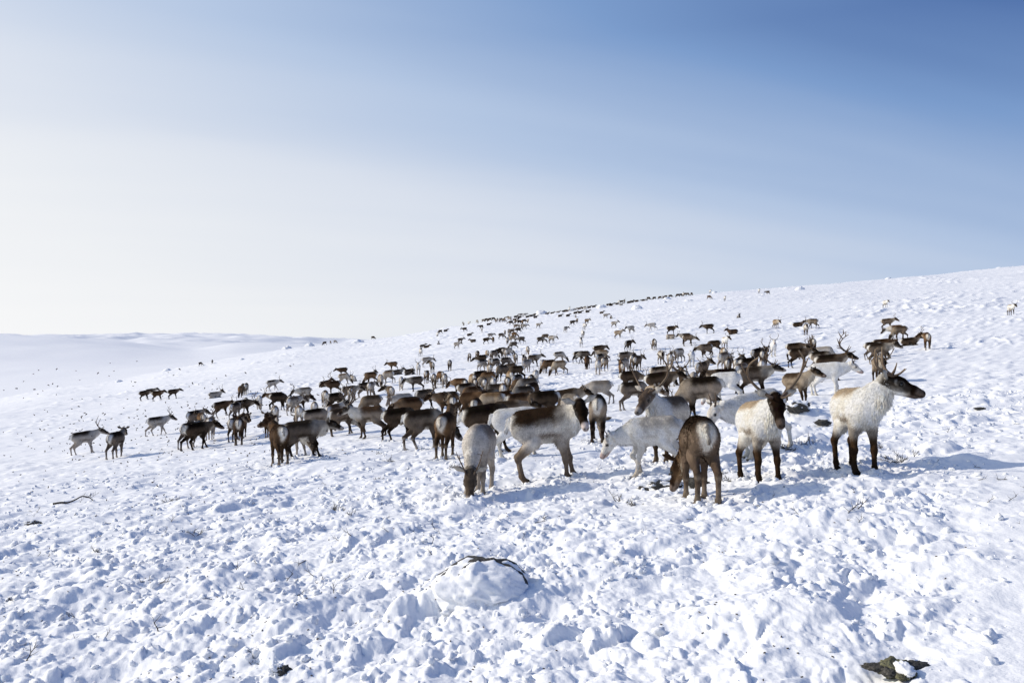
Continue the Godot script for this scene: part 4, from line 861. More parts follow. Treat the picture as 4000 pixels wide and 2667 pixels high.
const DRIFTS := [
	["blue-shaded snow mound on the downhill skyline, first in a string of three", -59.56, 211.00, 1.42, 0.95, 300],
	["blue-shaded snow mound on the downhill skyline, middle of a string of three", -52.06, 204.97, 1.25, 0.92, 301],
	["wind-tailed snow mound on the downhill skyline beside four tiny grazers", -38.22, 198.15, 1.47, 0.70, 302],
	["small snow mound alone on the lower downhill edge of the slope", -88.09, 203.43, 1.11, 0.59, 303],
	["low snow hump low on the downhill edge under the two tiny walkers", -94.84, 192.18, 0.93, 0.49, 304],
	["white snow mound on the skyline among the lying reindeer", 7.62, 206.09, 1.46, 1.13, 305],
	["largest snow mound on the upper slope, pointed and blue-shaded", 27.58, 175.07, 1.29, 0.90, 306],
	["snow mound in front of the skyline grazers", 38.47, 197.46, 0.83, 0.63, 307],
	["slim snow hump below the skyline grazers", 35.69, 185.67, 0.48, 0.36, 308],
	["long low snow hump between the mounds and the single grazer", 40.92, 184.47, 1.01, 0.36, 309],
	["snow mound on the skyline behind the pale standing reindeer", 53.72, 211.00, 0.68, 0.54, 310],
	["snow mound on the skyline with thin antlers rising behind it", 22.11, 196.53, 1.07, 0.76, 311],
	["sweeping wind drift beside the lying reindeer on the open slope", 24.42, 80.39, 0.80, 0.31, 312],
	["snow mound high on the open upper slope", 67.57, 186.66, 1.08, 0.78, 313],
	["snow mound breaking the uphill skyline", 99.85, 211.00, 0.81, 0.47, 314],
	["small snow hump near the uphill end of the skyline", 129.22, 211.00, 0.68, 0.34, 315],
	["tiny snow hump beside the pair high on the slope", 56.76, 179.80, 0.46, 0.29, 316],
	["low snow hump downhill of the snow-mound string", -64.74, 190.87, 0.61, 0.37, 317],
]
const TUFTS := [
	["dense round heather tuft in the trampled snow between the bearded walker and the boulder", -2.23, 10.09, 0.15, 14, 0.49],
	["dark heather tuft behind the bare root", -5.68, 13.24, 0.15, 9, 0.21],
	["heather tuft with a few loose stems on the downhill trampled snow", -3.81, 9.56, 0.12, 4, 0.42],
	["small heather sprig below the blue hollow on the downhill side", -4.66, 8.97, 0.09, 5, 0.35],
	["thin upright stem sticking out of the clods at the downhill lower corner", -3.36, 6.08, 0.07, 2, 1.12],
	["heather scraps laid bare beside the lower snow-lined stone", -1.50, 4.68, 0.08, 6, 0.14],
	["heather sprigs near the striding reindeer, above the open trampled snow", -3.35, 20.00, 0.17, 6, 0.10],
	["low dark heather patch under the striding reindeer", -2.66, 17.27, 0.18, 6, 0.08],
	["heather scraps between the walker and the grazing grey reindeer", -0.96, 14.07, 0.19, 5, 0.10],
	["small black heather clump on the snow below the walkers", -2.25, 13.48, 0.09, 5, 0.28],
	["heather clump in the shadow of the bearded walker", -4.56, 19.62, 0.12, 5, 0.14],
	["bare twigs arching over the snow beside the rear-view reindeer", 1.22, 9.22, 0.15, 3, 0.35],
	["black heather pit in the snow downhill of the rear-view reindeer", 1.35, 8.68, 0.11, 8, 0.14],
	["heather sprigs in the blue hollow behind the tall lyre-antlered cream reindeer", 3.92, 11.45, 0.20, 10, 0.21],
	["thin upright heather twigs in the blue hollow between the two cream reindeer", 4.37, 11.76, 0.17, 6, 0.49],
	["heather sprigs uphill of the big cream reindeer", 4.69, 9.72, 0.18, 6, 0.35],
	["single twig standing in the snow uphill of the big cream reindeer", 5.02, 9.94, 0.11, 2, 1.05],
	["heather sprigs on the flattened snow beyond the big cream reindeer", 5.14, 11.10, 0.15, 5, 0.21],
	["heather tuft beside the foot of the tall lyre-antlered cream reindeer", 2.77, 10.24, 0.11, 5, 0.28],
	["twiggy scraps by the stone at the rear-view reindeer", 2.61, 9.63, 0.11, 6, 0.14],
	["heather fringe at the very lower edge below the boulder", 0.20, 3.93, 0.05, 8, 0.28],
	["brown moss sprig at the downhill picture edge", -4.24, 6.73, 0.05, 5, 0.14],
	["heather scraps in the middle of the trampled snow, downhill of the boulder", -1.89, 9.33, 0.09, 5, 0.10],
	["heather stems near the downhill pellets", -16.48, 45.53, 0.22, 5, 0.06],
]


# ---------- names ----------

func numbered(called: String) -> String:
	var n: int = names.get(called, 0)
	names[called] = n + 1
	return called if n == 0 else "%s_%03d" % [called, n]


func tag(o: Node3D, label: String, category: String, group := "") -> void:
	o.set_meta("label", label)
	o.set_meta("category", category)
	if group != "":
		o.set_meta("group", group)


# ---------- reindeer: skeleton -> one smooth skin ----------
# local axes: +x forward, +y up, +z to the animal's right. A bone is [a, b, ra, rb, flatness, flat axis, blend, kind]

enum { TORSO, NECK, MANE, SKULL, MUZZLE, EAR, TAIL, JAW, LEG0, LEG1, LEG2, LEG3 }

func aim(pitch: float, yaw: float) -> Vector3:
	var p := deg_to_rad(pitch)
	var w := deg_to_rad(yaw)
	return Vector3(cos(p) * cos(w), sin(p), -cos(p) * sin(w))


const PRESETS := {
	"s": {"np": 40.0, "hp": -26.0},
	"h": {"np": 12.0, "hp": -36.0},
	"w": {"np": 20.0, "hp": -30.0, "legs": [0.16, -0.12, -0.16, 0.17]},
	"k": {"np": 0.0, "hp": -40.0, "legs": [-0.13, 0.17, 0.15, -0.17]},
	"g": {"np": -50.0, "hp": -60.0, "legs": [0.09, -0.07, 0.0, -0.05]},
	"l": {"np": 42.0, "hp": -18.0, "lie": 1.0},
}

# "s", "g@30" (head turned 30 degrees to its left), "w:np=5,hp=-25"
func pose_of(spec: String) -> Dictionary:
	var head := spec.get_slice(":", 0)
	var p: Dictionary = PRESETS[head.get_slice("@", 0)].duplicate()
	if not p.has("legs"):
		p["legs"] = [0.02, -0.03, -0.03, 0.04]
	p["yaw"] = float(head.get_slice("@", 1)) if "@" in head else 0.0
	p["mane"] = 1.0
	p["fat"] = 1.0
	if ":" in spec:
		for kv in spec.get_slice(":", 1).split(","):
			var k := kv.get_slice("=", 0)
			var v := kv.get_slice("=", 1)
			if k == "legs":
				var l := []
				for s in v.split("/"):
					l.append(float(s))
				p["legs"] = l
			else:
				p[k] = float(v)
	return p


func head_frame(p: Dictionary) -> Array:
	var oy: float = -0.465 if p.has("lie") else 0.0
	var np: float = p.np
	var yaw: float = p.yaw
	var n0 := Vector3(0.33, 0.83 - 0.11 * clampf(-np / 50.0, 0.0, 1.0) + oy, 0)
	var ln := 0.178 + 0.035 * clampf(-np / 50.0, 0.0, 1.0)
	var d1 := aim(np * 0.85, yaw * 0.42)
	var d2 := aim(np, yaw * 0.85)
	var nm := n0 + d1 * ln
	var n1 := nm + d2 * ln
	var d := aim(p.hp, yaw + p.get("hy", 0.0))
	var l := d.cross(Vector3.UP).normalized()
	if p.has("roll"):
		l = l.rotated(d, deg_to_rad(p.roll))
	var u := l.cross(d).normalized()
	return [n0, nm, n1, d1, d2, n1 + d * 0.03 + u * 0.015, d, u, l]


func body_bones(p: Dictionary) -> Array:
	var b := []
	var lie: bool = p.has("lie")
	var o := Vector3(0, -0.465 if lie else 0.0, 0)
	var fat: float = p.fat
	var w := 0.75 * fat
	var z := Vector3(0, 0, 1)
	b.append([Vector3(-0.315, 0.82, 0) + o, Vector3(-0.23, 0.80, 0) + o, 0.155, 0.185, w, z, 0.08, TORSO])
	b.append([Vector3(-0.24, 0.79, 0) + o, Vector3(0.0, 0.78, 0) + o, 0.187, 0.205, w, z, 0.08, TORSO])
	b.append([Vector3(0.0, 0.78, 0) + o, Vector3(0.22, 0.77, 0) + o, 0.207, 0.213, w, z, 0.08, TORSO])
	b.append([Vector3(0.22, 0.78, 0) + o, Vector3(0.34, 0.80, 0) + o, 0.20, 0.16, w, z, 0.08, TORSO])
	b.append([Vector3(-0.10, 0.695, 0) + o, Vector3(0.14, 0.675, 0) + o, 0.125, 0.135, w * 1.1, z, 0.08, TORSO])
	b.append([Vector3(0.16, 0.925, 0) + o, Vector3(0.31, 0.91, 0) + o, 0.072, 0.072, 0.8, z, 0.08, TORSO])
	b.append([Vector3(-0.30, 0.925, 0) + o, Vector3(0.10, 0.915, 0) + o, 0.06, 0.06, 0.9, z, 0.08, TORSO])
	b.append([Vector3(0.25, 0.67, 0) + o, Vector3(0.34, 0.71, 0) + o, 0.105, 0.105, 0.85, z, 0.08, TORSO])
	var tail_a := Vector3(-0.46, 0.895, 0) + o
	b.append([tail_a, tail_a + Vector3(-0.065, -0.14, 0), 0.046, 0.026, 0.9, z, 0.02, TAIL])
	var hf := head_frame(p)
	var lat1: Vector3 = (hf[3] as Vector3).cross(Vector3.UP).normalized()
	var lat2: Vector3 = (hf[4] as Vector3).cross(Vector3.UP).normalized()
	b.append([hf[0], hf[1], 0.165, 0.115, 0.70, lat1, 0.08, NECK])
	b.append([hf[1], hf[2], 0.115, 0.085, 0.76, lat2, 0.06, NECK])
	var mane: float = p.mane
	if mane > 0.0:
		var v1: Vector3 = -lat1.cross(hf[3]).normalized()
		var v2: Vector3 = -lat2.cross(hf[4]).normalized()
		b.append([hf[0] + v1 * (0.10 + 0.09 * (mane - 1.0)) + (hf[3] as Vector3) * 0.05, hf[1] + v1 * (0.08 + 0.10 * (mane - 1.0)), 0.10, 0.095, 0.6, lat1, 0.06, MANE])
		b.append([hf[1] + v2 * (0.08 + 0.10 * (mane - 1.0)), hf[2] + v2 * 0.05, 0.09, 0.062, 0.6, lat2, 0.06, MANE])
	var legs: Array = p.legs
	for i in 4:
		var s := -1.0 if i % 2 == 0 else 1.0
		var dx: float = legs[i]
		var lift: float = p.get("up%d" % i, 0.0)
		var c: Array
		var r: Array
		if i < 2:
			c = [Vector3(0.29, 0.72, 0.10 * s), Vector3(0.235 + dx * 0.15, 0.505, 0.11 * s), Vector3(0.27 + dx * 0.55, 0.29, 0.105 * s), Vector3(0.27 + dx, 0.085, 0.10 * s), Vector3(0.315 + dx, 0.028, 0.10 * s)]
			r = [0.12, 0.070, 0.040, 0.032, 0.043]
			if lie:
				c = [Vector3(0.30, 0.27, 0.11 * s), Vector3(0.27, 0.14, 0.15 * s), Vector3(0.47, 0.075, 0.15 * s), Vector3(0.30, 0.05, 0.14 * s), Vector3(0.25, 0.045, 0.14 * s)]
			elif lift > 0.0:
				c[1] += Vector3(0.05, 0.02, 0) * lift
				c[2] += Vector3(0.10, 0.08, 0) * lift
				c[3] += Vector3(-0.02, 0.10, 0) * lift
				c[4] += Vector3(-0.08, 0.06, 0) * lift
		else:
			c = [Vector3(-0.27, 0.755, 0.085 * s), Vector3(-0.175 + dx * 0.3, 0.565, 0.112 * s), Vector3(-0.42 + dx * 0.7, 0.36, 0.108 * s), Vector3(-0.395 + dx, 0.085, 0.105 * s), Vector3(-0.35 + dx, 0.028, 0.105 * s)]
			r = [0.155, 0.10, 0.043, 0.033, 0.043]
			if lie:
				c = [Vector3(-0.30, 0.30, 0.09 * s), Vector3(-0.08, 0.16, 0.20 * s), Vector3(-0.40, 0.075, 0.23 * s), Vector3(-0.16, 0.05, 0.23 * s), Vector3(-0.11, 0.045, 0.23 * s)]
			elif lift > 0.0:
				c[1] += Vector3(0.04, 0.03, 0) * lift
				c[2] += Vector3(0.0, 0.08, 0) * lift
				c[3] += Vector3(-0.03, 0.10, 0) * lift
				c[4] += Vector3(-0.04, 0.07, 0) * lift
		b.append([c[0], c[1], r[0], r[1], 0.62, z, 0.06, LEG0])
		b.append([c[1], c[2], r[1] * 0.95, r[2], 0.8, z, 0.03, LEG1])
		b.append([c[2], c[3], r[2] * 0.82, r[3] * 0.95, 0.95, z, 0.02, LEG2])
		b.append([c[3], c[4], r[3] * 1.12, r[4] * 0.85, 1.0, z, 0.02, LEG3])
		for toe in [-1.0, 1.0]:
			b.append([c[4] + Vector3(-0.005, 0, 0.012 * toe), c[4] + Vector3(0.045, -0.012, 0.026 * toe), r[4] * 0.72, r[4] * 0.5, 1.0, z, 0.006, LEG3])
		b.append([c[2], c[2] + Vector3(0, -0.02, 0), r[2] * 1.12, r[2] * 1.02, 0.85, z, 0.025, LEG2])
	return b


const HEAD := 1.14

func head_bones(p: Dictionary) -> Array:
	var hf := head_frame(p)
	var h: Vector3 = hf[5]
	var d: Vector3 = hf[6]
	var u: Vector3 = hf[7]
	var l: Vector3 = hf[8]
	var n1: Vector3 = hf[2]
	var b := []
	b.append([n1 - (hf[4] as Vector3) * 0.10, n1, 0.098, 0.087, 0.76, (hf[4] as Vector3).cross(Vector3.UP).normalized(), 0.04, NECK])
	b.append([h - d * 0.02, h + d * 0.10, 0.086, 0.079, 0.84, l, 0.03, SKULL])
	b.append([h + d * 0.05 + u * 0.025, h + d * 0.12 + u * 0.015, 0.062, 0.060, 1.0, l, 0.03, SKULL])
	b.append([h + d * 0.10 - u * 0.005, h + d * 0.25 - u * 0.02, 0.073, 0.053, 0.80, l, 0.03, SKULL])
	b.append([h + d * 0.25 - u * 0.02, h + d * 0.318 - u * 0.028, 0.053, 0.044, 0.95, l, 0.02, MUZZLE])
	b.append([h + d * 0.04 - u * 0.055, h + d * 0.27 - u * 0.058, 0.055, 0.033, 0.75, l, 0.03, JAW])
	for s in [-1.0, 1.0]:
		# brow over the eye
		b.append([h + d * 0.095 + u * 0.025 + l * (0.055 * s), h + d * 0.135 + u * 0.02 + l * (0.05 * s), 0.028, 0.024, 1.0, l, 0.02, SKULL])
		var e0: Vector3 = h + u * 0.045 + l * (0.07 * s) - d * 0.02
		var e1: Vector3 = e0 + l * (0.07 * s) + u * 0.028 - d * 0.022
		var e2: Vector3 = e1 + l * (0.06 * s) + u * 0.02 - d * 0.01
		var thin := d.slerp(u, 0.25).normalized()
		b.append([e0, e1, 0.022, 0.038, 0.5, thin, 0.02, EAR])
		b.append([e1, e2, 0.038, 0.013, 0.5, thin, 0.01, EAR])
	for i in range(1, b.size()):
		for k in 2:
			b[i][k] = h + ((b[i][k] as Vector3) - h) * HEAD
			b[i][k + 2] *= HEAD
	return b


# distance field of the bones, joined smoothly, skinned by surface nets: [points, normals, bone number, triangles]
func skin(bones: Array, cell: float) -> Array:
	var lo := Vector3(1e9, 1e9, 1e9)
	var hi := -lo
	for q in bones:
		var m: float = maxf(q[2], q[3])
		lo = lo.min((q[0] as Vector3).min(q[1]) - Vector3(m, m, m))
		hi = hi.max((q[0] as Vector3).max(q[1]) + Vector3(m, m, m))
	lo -= Vector3.ONE * cell * 2.5
	hi += Vector3.ONE * cell * 2.5
	var nx := int((hi.x - lo.x) / cell) + 2
	var ny := int((hi.y - lo.y) / cell) + 2
	var nz := int((hi.z - lo.z) / cell) + 2
	var total := nx * ny * nz
	var fld := PackedFloat32Array()
	fld.resize(total)
	fld.fill(9.0)
	var low := PackedFloat32Array()
	low.resize(total)
	low.fill(9.0)
	var who := PackedByteArray()
	who.resize(total)
	for bi in bones.size():
		var q: Array = bones[bi]
		var a: Vector3 = q[0]
		var ba: Vector3 = (q[1] as Vector3) - a
		var inv := 1.0 / maxf(ba.length_squared(), 1e-8)
		var ra: float = q[2]
		var dr: float = q[3] - ra
		var flat: float = q[4]
		var lat: Vector3 = q[5]
		var sq := 1.0 / flat - 1.0
		var sc := minf(1.0, flat)
		var k: float = q[6]
		var m := maxf(q[2], q[3]) * maxf(1.0, flat) + k + cell * 2.0
		var l := ((q[0] as Vector3).min(q[1]) - Vector3(m, m, m) - lo) / cell
		var h := ((q[0] as Vector3).max(q[1]) + Vector3(m, m, m) - lo) / cell
		var i0 := maxi(int(l.x), 0)
		var i1 := mini(int(h.x) + 1, nx - 1)
		var j0 := maxi(int(l.y), 0)
		var j1 := mini(int(h.y) + 1, ny - 1)
		var k0 := maxi(int(l.z), 0)
		var k1 := mini(int(h.z) + 1, nz - 1)
		for kk in range(k0, k1 + 1):
			for jj in range(j0, j1 + 1):
				var pt := Vector3(lo.x + i0 * cell, lo.y + jj * cell, lo.z + kk * cell) - a
				var at := (kk * ny + jj) * nx + i0
				for ii in range(i0, i1 + 1):
					var pp := pt + lat * (pt.dot(lat) * sq)
					var t := clampf(pp.dot(ba) * inv, 0.0, 1.0)
					var d := (pp.distance_to(ba * t) - ra - t * dr) * sc
					if d < low[at]:
						low[at] = d
						who[at] = bi
					var e := fld[at]
					var s := k - absf(e - d)
					fld[at] = minf(e, d) - (s * s / (4.0 * k) if s > 0.0 else 0.0)
					pt.x += cell
					at += 1
	var sx := 1
	var sy := nx
	var sz := nx * ny
	var co := PackedInt32Array([0, sx, sy, sx + sy, sz, sx + sz, sy + sz, sx + sy + sz])
	var cp := [Vector3(0, 0, 0), Vector3(1, 0, 0), Vector3(0, 1, 0), Vector3(1, 1, 0), Vector3(0, 0, 1), Vector3(1, 0, 1), Vector3(0, 1, 1), Vector3(1, 1, 1)]
	var ea := PackedInt32Array([0, 2, 4, 6, 0, 1, 4, 5, 0, 1, 2, 3])
	var eb := PackedInt32Array([1, 3, 5, 7, 2, 3, 6, 7, 4, 5, 6, 7])
	var vid := PackedInt32Array()
	vid.resize(total)
	vid.fill(-1)
	var pts := PackedVector3Array()
	var nrm := PackedVector3Array()
	var own := PackedByteArray()
	var cells := PackedInt32Array()
	var thr := cell * 1.8
	var v8 := PackedFloat32Array()
	v8.resize(8)
	for kk in nz - 1:
		for jj in ny - 1:
			var at := (kk * ny + jj) * nx
			for ii in nx - 1:
				if absf(fld[at]) < thr:
					var inside := 0
					for c in 8:
						v8[c] = fld[at + co[c]]
						if v8[c] < 0.0:
							inside += 1
					if inside > 0 and inside < 8:
						var sum := Vector3.ZERO
						var n := 0
						for e in 12:
							var va := v8[ea[e]]
							var vb := v8[eb[e]]
							if (va < 0.0) != (vb < 0.0):
								sum += (cp[ea[e]] as Vector3).lerp(cp[eb[e]], va / (va - vb))
								n += 1
						vid[at] = pts.size()
						pts.append(lo + (Vector3(ii, jj, kk) + sum / n) * cell)
						nrm.append(Vector3(v8[1] + v8[3] + v8[5] + v8[7] - v8[0] - v8[2] - v8[4] - v8[6], v8[2] + v8[3] + v8[6] + v8[7] - v8[0] - v8[1] - v8[4] - v8[5], v8[4] + v8[5] + v8[6] + v8[7] - v8[0] - v8[1] - v8[2] - v8[3]).normalized())
						own.append(who[at])
						cells.append(at)
				at += 1
	var tri := PackedInt32Array()
	for at in cells:
		var inside := fld[at] < 0.0
		for ax in 3:
			var st: int = [sx, sy, sz][ax]
			if (fld[at + st] < 0.0) != inside:
				var s1: int = [sy, sz, sx][ax]
				var s2: int = [sz, sx, sy][ax]
				var a := vid[at]
				var b := vid[at - s1]
				var c := vid[at - s1 - s2]
				var d := vid[at - s2]
				if a < 0 or b < 0 or c < 0 or d < 0:
					continue
				if inside:
					tri.append_array(PackedInt32Array([a, c, b, a, d, c]))
				else:
					tri.append_array(PackedInt32Array([a, b, c, a, c, d]))
	return [pts, nrm, own, tri]


